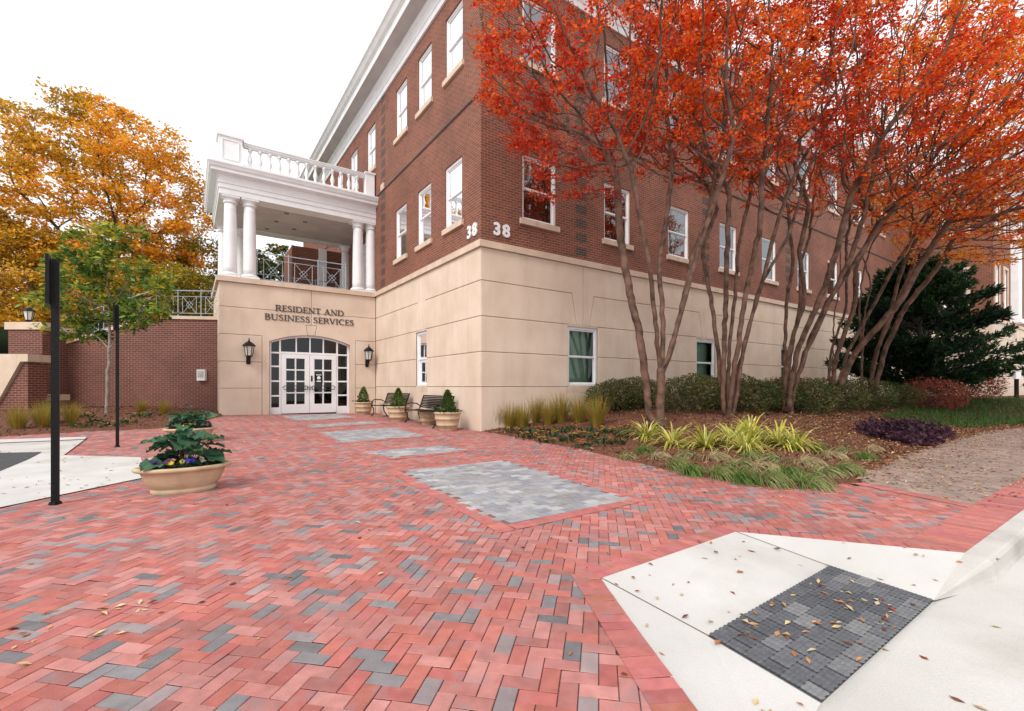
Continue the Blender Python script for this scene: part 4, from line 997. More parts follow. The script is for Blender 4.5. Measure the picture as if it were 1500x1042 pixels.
def lowfreq(P, f, seed):
    rs = np.random.default_rng(seed); v = np.zeros(len(P))
    for k in range(5): d = unit(rs.normal(size=3)) * f * (1 + .5 * k); v += np.sin(P @ d + rs.uniform(0, 6.3)) / (1 + .3 * k)
    return v / 2.2
def palette(P, pal, f=.8, seed=1, spread=.35, jit=.15):
    pal = np.array(pal); v = .5 + .5 * lowfreq(P, f, seed) + rng.normal(size=len(P)) * spread; v = np.clip(v, 0, .999) * (len(pal) - 1); i = v.astype(int); t = (v - i)[:, None]
    return (pal[i] * (1 - t) + pal[np.minimum(i + 1, len(pal) - 1)] * t) * rng.uniform(1 - jit, 1 + jit, (len(P), 1))
def ell_points(n, c, rad, hollow=.0, zmin=None, rs=None):
    rs = rs or rng; d = unit(rs.normal(size=(n * 2, 3))); q = (hollow + (1 - hollow) * rs.random((n * 2, 1)) ** (1 / 2.6)); p = np.array(c) + d * q * np.array(rad)
    if zmin is not None: p = p[p[:, 2] > zmin]
    return p[:n]
def not_in_building(P, m=.35):
    x, y = w2loc(P); z = P[:, 2]
    ins = (x > -m) & (y > -m) & (z < 14.8); ins |= (x > WX - m) & (y > WY - m)
    ins |= (x > -1.0) & (y > -1.0) & (z > 13.3) & (z < 14.8); ins |= (x > -PW - m) & (y > YI - m) & (z < 10.6)
    return ~ins
def tree(label, cat, name, base, stems, A, step, di, dk, iters, leafmat_pal, nleaf, lsize, bark, rmax, tip=.004, p=2.3, group=None, thr=.013, sg=.14, aspect=.5, flat=.6, keepdir=.5, clump=.8, seed=1, zsq=.55, guard=True, sparse=None, noise=.18, host=1.0):
    base = np.array(base, float); e = empty(name, tuple(base)); tag(e, label, cat, group)
    A = A[not_in_building(A)] if guard else A
    P, par, ns = colonize(stems, A, step, di, dk, iters, keepdir=keepdir, noise=noise)
    r = radii(P, par, tip, p, rmax); wood('trunk', P - base, par, r, bark, e)
    idx = np.where(r < thr)[0]; idx = idx[idx >= ns] if ns < len(P) * .5 else idx
    if sparse is not None: idx = idx[rng.random(len(idx)) < sparse(P[idx])]
    if host < 1: idx = idx[(rng.random(len(idx)) < host * np.clip(1 + 1.3 * lowfreq(P[idx], 2.2, seed + 9), .05, 3))]
    pick_ = idx[rng.integers(0, len(idx), nleaf)]
    a = par[pick_]; a = np.where(a < 0, pick_, a); t = rng.random((nleaf, 1)); q = P[pick_] * t + P[a] * (1 - t) + rng.normal(size=(nleaf, 3)) * sg * np.array([1, 1, zsq])
    if guard: q = q[not_in_building(q, .12)]
    cols = palette(q, leafmat_pal(q) if callable(leafmat_pal) else leafmat_pal, clump, seed) 
    np_quads('crown', leaf_quads(q - base, lsize, aspect, flat), M_leaf, np.clip(cols, .005, .95), e)
    return e
RED = [(.42, .028, .012), (.66, .055, .013), (.78, .085, .014), (.84, .13, .016), (.86, .22, .022)]
ORG = [(.56, .055, .012), (.78, .11, .013), (.86, .18, .016), (.88, .28, .022), (.86, .38, .035)]
# five multi-stemmed crape myrtles in a row parallel to the right facade
def base_at(px, Y): X = (px - 750) / F * Y; return np.array([X, Y, float(bedR(np.array([X]), np.array([Y]))[0]) - .05])
def stems_px(lst, Y0): return [[np.array(at(x, y, Y0 + dy)) for x, y, dy in l] for l in lst]
G5 = 'crape myrtles in a row along the right facade'
t1b = base_at(966, 10.5)
st1 = stems_px([[(966, 622, 0), (968, 590, 0), (969, 548, 0), (962, 500, -.1), (957, 440, -.2), (952, 390, -.4), (938, 320, -.6), (925, 250, -.9)],
                [(953, 622, .1), (950, 600, .1), (944, 540, .1), (935, 480, .1), (925, 440, .15), (914, 385, .2), (906, 320, .2), (905, 270, .3), (890, 230, .2)],
                [(969, 545, .0), (972, 500, .2), (970, 450, .3), (965, 390, .5), (975, 330, .6), (985, 250, .7)],
                [(971, 540, 0), (982, 515, 0), (1000, 450, 0), (1012, 405, -.1), (1030, 345, -.2), (1050, 285, -.5), (1070, 220, -.8)],
                [(970, 550, 0), (986, 505, .3), (1003, 430, .5), (1016, 370, .6), (1040, 310, .8), (1050, 240, 1.0)]], 10.5)
A = np.concatenate([ell_points(2300, (2.1, 10.3, 8.7), (3.2, 3.2, 2.9), .35, 5.0), ell_points(500, (1.4, 10.6, 6.5), (1.8, 2.0, 1.2), .0, 5.0), ell_points(500, (4.6, 10.6, 7.6), (2.2, 2.4, 2.0), .2, 5.2)])
tree('crape myrtle nearest the building corner, bright red leaves over a forked smooth trunk', 'tree', 'crape_myrtle_tree', t1b, st1, A, .15, 1.6, .23, 75, RED, 27000, .093, M_bark_red, .23, group=G5, seed=3, sg=.105, tip=.0065, zsq=.4, host=.26, aspect=.55, sparse=lambda q: .12 + .88 * sstep(5.6, 8.2, q[:, 2] + .6 * np.clip(3.0 - q[:, 0], 0, 4)))
def vase(b, n, h, spread, lean, rs, tw=.25):
    out_ = []
    for k in range(n):
        a = 2 * math.pi * (k + rs.random() * .6) / n; o = np.array([math.cos(a), math.sin(a), 0]); p0 = b + o * rs.uniform(.04, .18)
        s_ = spread * rs.uniform(.6, 1.15); pts = [p0]
        for t in (.15, .35, .6, .8, 1): pts.append(p0 + np.array([0, 0, h * t]) + (o * s_ + lean) * (t ** 1.4) + rs.normal(size=3) * np.array([tw, tw, 0]) * t * .6)
        out_.append(pts)
    return out_
specs = [(1066, 12.1, 6, 5.6, 1.2, (.3, -.2), [((5.6, 11.4, 8.8), (3.2, 3.0, 2.8))], RED, 'second crape myrtle from the building corner, red leaves on slender stems'),
         (1152, 13.8, 6, 5.6, 1.3, (.9, -.6), [((8.8, 12.2, 8.6), (3.6, 3.4, 3.0)), ((10.0, 11.5, 7.2), (2.4, 2.2, 1.6))], RED[1:] + [ORG[3]], 'middle crape myrtle of the row, red to orange leaves over many upright stems'),
         (1217, 15.5, 5, 5.6, 1.3, (.9, -1.0), [((12.2, 12.6, 8.4), (3.8, 3.6, 3.2)), ((12.8, 11.8, 6.4), (2.8, 2.6, 1.4))], ORG, 'fourth crape myrtle from the corner, orange leaves with stems sweeping right'),
         (1266, 16.8, 5, 5.8, 1.4, (.8, -.7), [((15.4, 14.4, 8.6), (4.2, 4.0, 3.6)), ((15.4, 13.4, 6.2), (3.2, 3.0, 1.5))], ORG[1:], 'farthest crape myrtle, beside the dark evergreen, with widest orange crown')]
for i, (px, Y, n, h, sp, ln, ells, pal, lab) in enumerate(specs):
    rs = np.random.default_rng(20 + i); bb = base_at(px, Y); lean = np.array([ln[0], ln[1], 0])
    A = np.concatenate([ell_points(2500 if j == 0 else 900, c, r_, .3, 4.6, rs) for j, (c, r_) in enumerate(ells)])
    tree(lab, 'tree', 'crape_myrtle_tree', bb, vase(bb, n, h, sp, lean, rs), A, .17, 1.8, .25, 75, pal, 27000, .096, M_bark_red, (.17, .15, .115, .10)[i], group=G5, seed=5 + i, sg=.115, tip=.007, zsq=.4, host=.28, aspect=.55, sparse=lambda q: .1 + .9 * sstep(5.4, 8.4, q[:, 2] + .55 * np.clip(q[:, 0] - 9.0, 0, 6)))

# the big golden trees beyond the brick wall, and darker ones behind the porch
GOLD = [(.34, .22, .022), (.60, .33, .024), (.80, .40, .028), (.88, .48, .035), (.88, .35, .03)]
OLIVE = [(.12, .13, .015), (.24, .21, .02), (.42, .29, .022), (.60, .32, .025)]
GREEN = [(.02, .045, .012), (.035, .07, .016), (.06, .09, .018), (.16, .13, .02)]
def far_tree(label, px, Y, cz, rad, pal, nl, ls, na=1500, seed=1, step=.5, h0=3.2):
    X = (px - 750) / F * Y; rs = np.random.default_rng(seed); b_ = np.array([X, Y, h0])
    st = [[b_, b_ + [0, 0, 2.0], (X + rs.normal() * .4, Y, cz - rad[2] * .55)]]
    for k in range(4): a = k * 1.6 + rs.random(); st.append([b_ + [0, 0, 2 + .4 * k], (X + math.cos(a) * rad[0] * .35, Y + math.sin(a) * rad[1] * .35, cz - rad[2] * .2)])
    A = np.concatenate([ell_points(na, (X, Y, cz), rad, .35, h0 + 1.5, rs), ell_points(na // 3, (X, Y, cz - rad[2] * .5), (rad[0] * .95, rad[1] * .9, rad[2] * .5), .2, h0 + .5, rs)])
    return tree(label, 'tree', 'autumn_tree', b_, st, A, step, 5, step * 1.5, 60, pal, nl, ls, M_bark_dark, .38, tip=.015, p=2.2, thr=.05, sg=.38, aspect=.6, flat=.7, clump=.5, zsq=.35, host=.55, seed=seed, group='autumn trees beyond the brick wall', guard=False)
far_tree('tallest golden autumn tree, its broad crown rising against the sky at left', 150, 34, 13.8, (7.4, 6.5, 8.2), GOLD, 50000, .27, 2000, 41)
far_tree('olive and yellow autumn tree just left of the white porch columns', 285, 38, 9.5, (3.6, 4.5, 5.2), OLIVE, 17000, .23, 800, 42)
far_tree('amber autumn tree cut by the left edge, behind the brick pier', -10, 30, 7.6, (5.5, 5, 5.0), GOLD[:4] + OLIVE[2:3], 24000, .24, 1100, 43)
far_tree('low brownish autumn tree behind the small green tree', 120, 29, 6.3, (5.0, 4, 3.0), OLIVE[1:] + GOLD[1:3], 17000, .21, 800, 44, h0=2.6)
far_tree('olive tree low between the golden tree and the porch', 235, 31, 6.6, (4.0, 4, 3.6), OLIVE, 16000, .22, 700, 45, h0=2.6)
far_tree('dark green tree seen between the porch columns', 415, 46, 9.5, (6.0, 5, 5.5), GREEN, 18000, .42, 700, 46)

# small broadleaf tree in the left bed
bx = gp(155, 605, bedL); bz = float(bedL(np.array([bx[0]]), np.array([bx[1]]))[0]); Yt = bx[1]
def tpx(x, y, dy=0): return np.array(at(x, y, Yt + dy))
b_ = np.array([bx[0], bx[1], bz - .05])
st = [[b_, tpx(158, 560), tpx(160, 510), tpx(161, 470), tpx(158, 420), tpx(152, 370), tpx(155, 335)], [tpx(160, 510), tpx(142, 495, .1), tpx(120, 470, .2)], [tpx(160, 512), tpx(176, 490, -.2), tpx(205, 475, -.4), tpx(225, 460, -.5)], [tpx(160, 480), tpx(150, 450, -.4), tpx(110, 430, -.7)], [tpx(159, 450), tpx(185, 420, .4), tpx(215, 400, .6)]]
c_ = tpx(148, 430); A = np.concatenate([ell_points(190, tpx(165, 425), (1.5, 1.6, 1.1), .3), ell_points(130, tpx(150, 365), (1.0, 1.1, .9), .2), ell_points(90, tpx(75, 440), (.9, .8, .35), .1), ell_points(70, tpx(110, 390), (.8, .9, .4), .1), ell_points(70, tpx(225, 415), (.8, .8, .4), .1), ell_points(80, tpx(215, 460), (.9, .8, .35), .1), ell_points(90, tpx(110, 485), (1.0, .8, .35), .1), ell_points(60, tpx(190, 345), (.6, .7, .4), .1)])
MAG = [(.06, .13, .022), (.11, .22, .035), (.20, .31, .045), (.38, .39, .05), (.62, .42, .045)]
tree('small broadleaf tree with pale trunk and yellowing green leaves before the brick wall', 'tree', 'small_tree', b_, st, A, .16, 1.6, .3, 50, MAG, 6000, .2, M_bark_grey, .13, tip=.006, thr=.02, sg=.1, host=.75, zsq=.6, aspect=.42, flat=.7, clump=1.6, seed=51, guard=False)

# dark evergreen at the end of the row and another at the right edge
def evergreen(label, base, h, rad, n, seed, tilt=0):
    rs = np.random.default_rng(seed); e = empty('evergreen_tree', tuple(base)); tag(e, label, 'tree')
    b = MB(); b.tube([(0, 0, -.2), (.05, 0, h * .4), (0, .05, h * .96)], [.16, .1, .02], 8); Pn, Dn = [], []
    for k in range(170):
        t = rs.uniform(.04, .97); z0 = h * t * .9; a = rs.uniform(0, 6.283); prof_ = np.interp(t, [0, .12, .35, .6, .8, 1], [.75, 1, .95, .72, .42, .08]); L = rad * prof_ * rs.uniform(.7, 1.12)
        d = np.array([math.cos(a), math.sin(a), rs.uniform(.05, .35)]); tip_ = np.array([0, 0, z0]) + d * L + np.array([0, 0, .15 * L]); mid_ = np.array([0, 0, z0]) + d * L * .5
        b.tube([(0, 0, z0), tuple(mid_), tuple(tip_)], [.035, .02, .006], 4, cap=False)
        m = int(n / 170 * (.4 + L / rad)); s_ = rs.uniform(.25, 1.0, m) ** .7; c = np.array([0, 0, z0]) * (1 - s_)[:, None] + tip_ * s_[:, None]
        # tufts: side shoots
        side = np.cross(d, [0, 0, 1]); c = c + side * (rs.normal(size=m) * .2 * L * (1.15 - s_))[:, None] + np.array([0, 0, 1]) * (rs.normal(size=m) * .09)[:, None]
        Pn.append(c); Dn.append(unit(np.tile(d, (m, 1)) + side * rs.normal(size=(m, 1)) * .6 + np.array([0, 0, .5])))
    b.build('trunk', M_bark_dark, e); Pn = np.concatenate(Pn); Dn = np.concatenate(Dn)
    np_quads('crown', leaf_quads(Pn, .23, .3, .2, rs, Dn), M_leaf, palette(Pn, [(.008, .022, .009), (.013, .035, .013), (.022, .055, .018), (.035, .075, .022)], 1.5, seed), e)
    return e
ev = base_at(1346, 20.5); evergreen('broad dark green evergreen tree in front of the brick wing', ev, 7.0, 3.1, 56000, 61)
ev = base_at(1575, 23); evergreen('dark evergreen tree cut off by the right edge', ev, 4.6, 2.2, 9000, 62)

# shrubs
def shrub_mesh(pal, n, seed, sz=.07, tw=22):
    rs = np.random.default_rng(seed); P = ell_points(n, (0, 0, .42), (.85, .85, .5), .45, .03, rs); P += lowfreq(P, 5, seed)[:, None] * unit(P - np.array([0, 0, .3])) * .12
    e = empty('azalea_shrub'); b = MB()
    for k in range(tw):
        a = rs.uniform(0, 6.28); r_ = rs.uniform(.2, .75); b.tube([(0, 0, -.05), (math.cos(a) * r_ * .5, math.sin(a) * r_ * .5, .3), (math.cos(a) * r_, math.sin(a) * r_, .45 + rs.uniform(.0, .5))], [.016, .011, .004], 4, cap=False)
    b.build('stems', M_bark_dark, e)
    np_quads('foliage', leaf_quads(P, sz, .45, .5, rs, unit(P - np.array([0, 0, .1])) * .7), M_leaf, palette(P, pal, 3.5, seed), e); return e
AZ = [(.035, .055, .014), (.06, .09, .022), (.10, .13, .034), (.13, .125, .042), (.17, .14, .055)]
protoz = [shrub_mesh(AZ, 4200, 70 + k) for k in range(3)]
hedge = [(870, 600, 1.0, 'leftmost shrub of the hedge, just right of the orange grasses'), (912, 598, 1.05, 'hedge shrub close behind the yellow yucca nearest the corner'), (948, 594, .9, 'hedge shrub directly behind the forked trunk of the red crape myrtle'), (1008, 601, 1.05, 'hedge shrub just right of the nearest forked trunk'), (1048, 598, 1.0, 'hedge shrub under the second ground floor window'),
         (1092, 602, 1.1, 'hedge shrub in front of the second crape myrtle'), (1133, 601, 1.05, 'hedge shrub behind the tallest yellow yucca'), (1176, 603, 1.15, 'hedge shrub in front of the middle crape myrtle'), (1216, 601, 1.15, 'hedge shrub in front of the fourth crape myrtle'), (1258, 599, 1.15, 'hedge shrub in front of the farthest crape myrtle'), (1300, 597, 1.1, 'hedge shrub below the dark evergreen, left half'), (1338, 594, 1.0, 'hedge shrub below the dark evergreen, beside the red shrub'),
         (985, 588, 1.05, 'back row hedge shrub against the stone wall right of the first trunk'), (1075, 588, 1.0, 'back row hedge shrub at the foot of the second crape myrtle'), (1150, 588, 1.0, 'back row hedge shrub at the foot of the middle crape myrtle')]
for i, (x, y, s, lab) in enumerate(hedge):
    o = protoz[i % 3] if i < 3 else copy_tree(protoz[i % 3]); p = gp(x, y, lambda X, Y: bedR(np.array([X]), np.array([Y]))[0]); lx, ly = w2loc(p)
    if ly > -.95: p = loc2w(lx, -.95)
    o.location = (p[0], p[1], float(bedR(p[:1], p[1:])[0]) - .03); o.rotation_euler = (0, 0, i * 1.7); o.scale = (s * 1.05, s * 1.05, s); tag(o, lab, 'shrub', 'green hedge shrubs along the right facade')
redz = shrub_mesh([(.16, .03, .025), (.34, .06, .045), (.48, .12, .09), (.22, .10, .05)], 4200, 81, .07); redz.name = 'red_shrub'
for i, (x, y, s, lab) in enumerate([(1412, 594, 1.5, 'red leaved shrub right of the evergreen, next to the stone wing'), (1366, 592, 1.25, 'red leaved shrub under the middle of the evergreen')]):
    o = redz if i == 0 else copy_tree(redz); p = gp(x, y, lambda X, Y: bedR(np.array([X]), np.array([Y]))[0]); o.location = (p[0], p[1], float(bedR(p[:1], p[1:])[0])); o.scale = (s, s, s); o.rotation_euler = (0, 0, i * 2.0); tag(o, lab, 'shrub', 'red leaved shrubs')

# grasses and yuccas: curved tapering blades
def blades(n, L, spread, wd, droop, cols, rs, base_r=.06, wind=(0, 0), seg=4, elev=(50, 88)):
    a = rs.uniform(0, 6.283, n); el = np.radians(rs.uniform(elev[0], elev[1], n)); d = np.stack([np.cos(a) * np.cos(el), np.sin(a) * np.cos(el), np.sin(el)], 1); ln = L * rs.uniform(.6, 1.1, n)
    p = np.stack([np.cos(a), np.sin(a), np.zeros(n)], 1) * (base_r * np.sqrt(rs.random(n)))[:, None]; sd_ = np.stack([-np.sin(a), np.cos(a), np.zeros(n)], 1); Q, K = [], []; c = np.array(cols)[rs.integers(0, len(cols), n)] * rs.uniform(.8, 1.15, (n, 1))
    for k in range(seg):
        w0 = wd * (1 - (k / seg) ** 1.6); w1 = wd * (1 - ((k + 1) / seg) ** 1.6) + wd * .04; d2 = unit(d + np.array([wind[0], wind[1], -droop]) / seg * (1 + k * .6)); q = p + d2 * (ln / seg)[:, None]
        Q.append(np.stack([p - sd_ * w0 / 2, p + sd_ * w0 / 2, q + sd_ * w1 / 2, q - sd_ * w1 / 2], 1)); K.append(c); p, d = q, d2
    return np.concatenate(Q), np.concatenate(K)
bR = lambda X, Y: bedR(np.array([X]), np.array([Y]))[0]
bLf = lambda X, Y: bedL(np.array([X]), np.array([Y]))[0]
def place(kind, name, cat, group, variants, spots, hf, mat=M_leaf):
    cache = {}
    for i, (x, y, s, lab) in enumerate(spots):
        v = i % len(variants); p = gp(x, y, hf); z = float(hf(p[0], p[1])) - .015
        if v not in cache:
            o = np_quads(name, variants[v][0], mat, variants[v][1]); cache[v] = o
        else: o = cache[v].copy(); COL.objects.link(o)
        o.location = (p[0], p[1], z); o.rotation_euler = (0, 0, 0 if kind == 'wind' else i * 2.4); o.scale = (s, s, s * (1 + .1 * math.sin(i * 3))); tag(o, lab, cat, group)
rs = np.random.default_rng(90)
YC = [(.62, .56, .10), (.70, .65, .17), (.50, .50, .08), (.24, .32, .05), (.76, .72, .28)]
yv = [blades(105, .72, 1, .04, .75, YC, rs, .05, elev=(12, 76), seg=5) for _ in range(3)]
place('r', 'yucca_plant', 'yucca', 'yellow striped yuccas in the bed', yv, [
    (948, 641, 1.0, 'yellow striped yucca leftmost, at the foot of the forked trunk'), (986, 652, 1.0, 'yellow striped yucca second from the left, low and full'), (1034, 655, 1.0, 'yellow striped yucca third from the left, behind green feather grass'), (1072, 648, .95, 'yellow striped yucca left of the tallest pair'),
    (1100, 640, 1.1, 'yellow striped yucca farthest back, pointing high against the hedge'), (1092, 660, .95, 'yellow striped yucca in front of the tall back one'), (1142, 652, 1.15, 'largest yellow striped yucca with drooping blades at right'), (1166, 658, .9, 'rightmost yellow striped yucca with long arching blades')], bR)
FG = [(.26, .33, .10), (.42, .40, .19), (.18, .29, .06), (.58, .47, .29), (.10, .20, .04), (.52, .44, .26)]
FP = [FG, [(.12, .22, .045), (.17, .29, .06), (.09, .17, .035)], [(.60, .49, .31), (.50, .42, .25), (.40, .38, .17)], [(.24, .32, .09), (.42, .40, .2), (.14, .24, .05)]]
fv = [blades(130, .62, 1, .011, 2.6, FP[k % 4], rs, .05, wind=(1.0 * math.cos(w_a), 1.0 * math.sin(w_a)), elev=(48, 85), seg=6) for k, w_a in enumerate((-.3, -.9, .2, -.5, 2.8, -1.4, .1, -.7))]
fspots = [(916, 672, .8, 'at the left end, beside the paving edge'), (940, 662, .9, 'pale and wispy, second at the left end'), (962, 671, .9, 'pale, below the leftmost yucca'), (985, 684, .95, 'between the leftmost yucca and the paving edge'), (1012, 671, .9, 'green, in front of the second yucca'), (1008, 694, 1.0, 'near the paving edge below the third yucca'), (1045, 672, .95, 'dark green, under the third yucca'),
          (1050, 697, 1.0, 'bushy, close to the paving edge at mid bed'), (1078, 682, 1.0, 'dark green, at mid bed'), (1083, 703, 1.0, 'pale straw tips, at the paving edge mid bed'), (1112, 688, 1.0, 'straw coloured, below the largest yucca'), (1122, 706, 1.0, 'green and low at the bed tip, left one'), (1140, 676, .95, 'under the drooping blades of the largest yucca'), (1150, 698, 1.0, 'swept right, at the bed tip'),
          (1178, 680, 1.0, 'right of the rightmost yucca'), (1182, 712, 1.05, 'biggest, at the very tip of the bed'), (1200, 694, 1.0, 'arching, just behind the bed tip'), (1192, 657, .8, 'small and far, behind the rightmost yucca'), (1215, 670, .9, 'dark green tuft toward the purple plants'), (1232, 690, .95, 'arching right, near the old walk'), (1240, 662, .8, 'small, left of the purple plants'), (1262, 672, .85, 'near the old brown walk'), (1275, 660, .75, 'rightmost, closest to the purple plants'), (1095, 670, .8, 'hidden low under the yuccas')]
place('wind', 'feather_grass_tuft', 'grass tuft', 'wind swept feather grass tufts', fv, [(x, y, s, 'feather grass tuft, ' + l) for x, y, s, l in fspots], bR)
OG = [(.36, .27, .04), (.45, .30, .05), (.27, .29, .045), (.42, .18, .05), (.19, .24, .04)]
ov = [blades(300, .68, 1, .01, .25, OG, rs, .11, elev=(62, 89), seg=3) for _ in range(3)]
os_ = [(728, 627, .8, 'leftmost, at the building corner'), (747, 627, .9, 'second from the building corner'), (766, 626, .9, 'third from the corner, golden'), (784, 619, 1.0, 'fourth from the corner, against the wall'), (803, 622, 1.0, 'fifth from the corner, reddish'), (822, 619, 1.05, 'sixth from the corner, left of the stone sill'), (848, 619, 1.05, 'seventh from the corner, under the window'), (874, 624, 1.0, 'farthest from the corner, beside the hedge')]
place('r', 'orange_grass_tuft', 'grass tuft', 'orange grasses along the foot of the stone wall', ov, [(x, y, s, 'orange green upright grass tuft, ' + l) for x, y, s, l in [(q[0], q[1], q[2] * 1.22, q[3]) for q in os_]], bR)
place('r', 'golden_grass_tuft', 'grass tuft', 'golden grasses in the left bed', ov, [(x, y, s, 'golden green grass tuft, ' + l) for x, y, s, l in [(27, 628, .95, 'leftmost, below the stone stair slab'), (62, 626, 1.0, 'just left of the near black post'), (74, 620, 1.0, 'partly hidden by the near black post'), (105, 620, .85, 'brightest yellow, right of the near black post'), (207, 604, .75, 'against the brick wall, right of the small tree'), (240, 607, .75, 'against the brick wall, behind the far planter')]], bLf)
# small bedding plants with flowers
def rosette(n, r_, cols, fl=None, nf=0, rs=rs):
    P = rs.normal(size=(n, 3)) * np.array([r_, r_, r_ * .3]); P[:, 2] = np.abs(P[:, 2]) + .01; Q = leaf_quads(P, .09, .55, .7, rs, unit(P + [0, 0, .05]) * .8); K = np.array(cols)[rs.integers(0, len(cols), n)] * rs.uniform(.8, 1.2, (n, 1))
    if nf:
        P = rs.normal(size=(nf, 3)) * np.array([r_, r_, .02]); P[:, 2] = .09 + rs.random(nf) * .05; F_ = []
        for p in P:
            c = np.array(fl)[rs.integers(0, len(fl))]
            for k in range(5): a = k * 1.2566; d = np.array([math.cos(a), math.sin(a), .25]); s2 = np.array([-math.sin(a), math.cos(a), 0]); Q = np.concatenate([Q, [[p, p + d * .022 + s2 * .017, p + d * .04, p + d * .022 - s2 * .017]]]); K = np.concatenate([K, [c]])
    return Q, np.clip(K, .003, .95)
DG = [(.02, .055, .02), (.03, .075, .025), (.045, .095, .03)]
rv = [rosette(38, .09, DG, [(.75, .32, .02), (.8, .5, .03)], 7), rosette(34, .08, DG), rosette(36, .09, DG, [(.72, .25, .02)], 4)]
place('r', 'bedding_plant', 'flower', 'small bedding plants in the mulch', rv, [(x, y, 1.25, 'small dark green bedding plant in bark mulch') for x, y in [(752, 634), (772, 636), (790, 632), (806, 640), (822, 634), (838, 630), (846, 642), (862, 634), (880, 650), (886, 636), (910, 641), (918, 634), (800, 650), (828, 648), (856, 655), (776, 644), (904, 652), (870, 643)]], bR)
place('r', 'bedding_plant', 'flower', 'small bedding plants in the left bed', rv, [(x, y, 1.2, 'small dark green bedding plant in the left mulch bed') for x, y in [(128, 612), (140, 620), (185, 620), (205, 612), (216, 610), (118, 626), (160, 625)]], bLf)
# ground covers nobody could count
def cover(name, label, cat, px, n, mk):
    poly_ = [tuple(gp(x, y, bR)) for x, y in px]; a = np.array(poly_); P = rng.uniform(a.min(0), a.max(0), (n * 4, 2)); P = P[inside(P, poly_)][:n]; z = bedR(P[:, 0], P[:, 1]); Q, K = mk(np.c_[P, z]); o = np_quads(name, Q, M_leaf, K); tag(o, label, cat, kind='stuff')
def liri(P):
    Q, K = [], []
    for k in range(0, len(P), 400):
        q = P[k:k + 400]; m = len(q); bl_, kk = blades(m, .3, 1, .014, .9, [(.035, .09, .018), (.055, .13, .025), (.08, .16, .03)], rs, .01, elev=(45, 85), seg=3); Q.append(bl_ + np.tile(q, (3, 1))[:, None, :]); K.append(kk)
    return np.concatenate(Q), np.concatenate(K)
cover('liriope_cover', 'green grassy ground cover below the red shrubs at right', 'ground cover', [(1285, 612), (1330, 600), (1400, 595), (1500, 589), (1580, 590), (1580, 618), (1470, 624), (1420, 629), (1330, 619)], 9000, liri)
def purp(P): P = P + np.c_[rng.normal(size=(len(P), 2)) * .03, np.abs(rng.normal(size=len(P))) * .09]; return leaf_quads(P, .11, .6, .6), palette(P, [(.022, .010, .02), (.05, .018, .035), (.085, .03, .05)], 4, 3)
cover('purple_ground_cover', 'low dark purple leafy plants in the bark mulch', 'ground cover', [(1252, 630), (1285, 622), (1312, 625), (1330, 621), (1398, 638), (1385, 646), (1368, 656), (1340, 656), (1310, 648), (1275, 642)], 4200, purp)

# ------------------------------------------------------------------ planters
def conifer(r_, h, n, seed):
    rs = np.random.default_rng(seed); t = rs.random(n) ** .8; a = rs.uniform(0, 6.283, n); rr = r_ * np.interp(t, [0, .15, .5, .85, 1], [.8, 1, .8, .35, .05]) * rs.uniform(.6, 1.05, n); P = np.stack([np.cos(a) * rr, np.sin(a) * rr, t * h], 1)
    return leaf_quads(P, .06, .35, .1, rs, np.stack([np.cos(a) * .6, np.sin(a) * .6, np.full(n, 1.)], 1)), palette(P, [(.03, .07, .012), (.06, .12, .02), (.12, .19, .03), (.20, .27, .05)], 6, seed)
pprof = [(.24, 0), (.25, .02), (.262, .07), (.272, .075), (.28, .12), (.298, .125), (.305, .16), (.30, .17), (.325, .29), (.343, .30), (.348, .335), (.34, .345), (.355, .44), (.375, .45), (.38, .485), (.37, .5), (.34, .5), (.335, .45)]
def round_pot(label, lx, ly, s, plab, flab, seed, skirt=True):
    c = loc2w(lx, ly); z = float(g(*c)); e = empty('round_planter', (c[0], c[1], z)); e.scale = (s, s, s); tag(e, label, 'planter', 'round tan planters along the stone wall')
    b = MB(); b.lathe(pprof, 36, cap=False); b.add([(0, 0, .003)], []); b.build('pot', M_terra, e, smooth=True)
    b = MB(); b.lathe([(.337, .46), (.2, .475), (0, .48)], 24, cap=False); b.build('soil', M_soil, e)
    if plab:
        q, k = conifer(.2, .6, 1900, seed); o = np_quads('dwarf_conifer', q, M_leaf, k, loc=(c[0], c[1], z + .47 * s)); o.scale = (s, s, s); tag(o, plab, 'shrub', 'clipped dwarf conifers in the round planters')
        q, k = rosette(150, .17, DG + [(.05, .10, .04)], [(.8, .8, .72), (.75, .65, .15)], 12, np.random.default_rng(seed)); o = np_quads('pansies', q, M_leaf, k, loc=(c[0], c[1], z + .475 * s)); o.scale = (s, s, s); tag(o, flab, 'flower', 'low flowers round the dwarf conifers')
round_pot('round ridged tan pot nearest the building corner, at the end of a bench', -.66, .68, 1.0, 'clipped dwarf conifer in the pot nearest the building corner', 'low green and white flowers in the pot nearest the corner', 101)
round_pot('round ridged tan pot between the two black benches', -.78, 4.05, 1.0, 'clipped dwarf conifer in the pot between the two benches', 'low white flowers in the pot between the two benches', 102)
round_pot('round ridged tan pot nearest the glass doors, in the inner corner', -.8, 7.75, 1.0, 'clipped dwarf conifer in the pot nearest the glass doors', 'low dark green plants in the pot nearest the doors', 103)
round_pot('small tan pot behind the near bench, against the stone wall', -.36, 2.6, .8, None, None, 104)
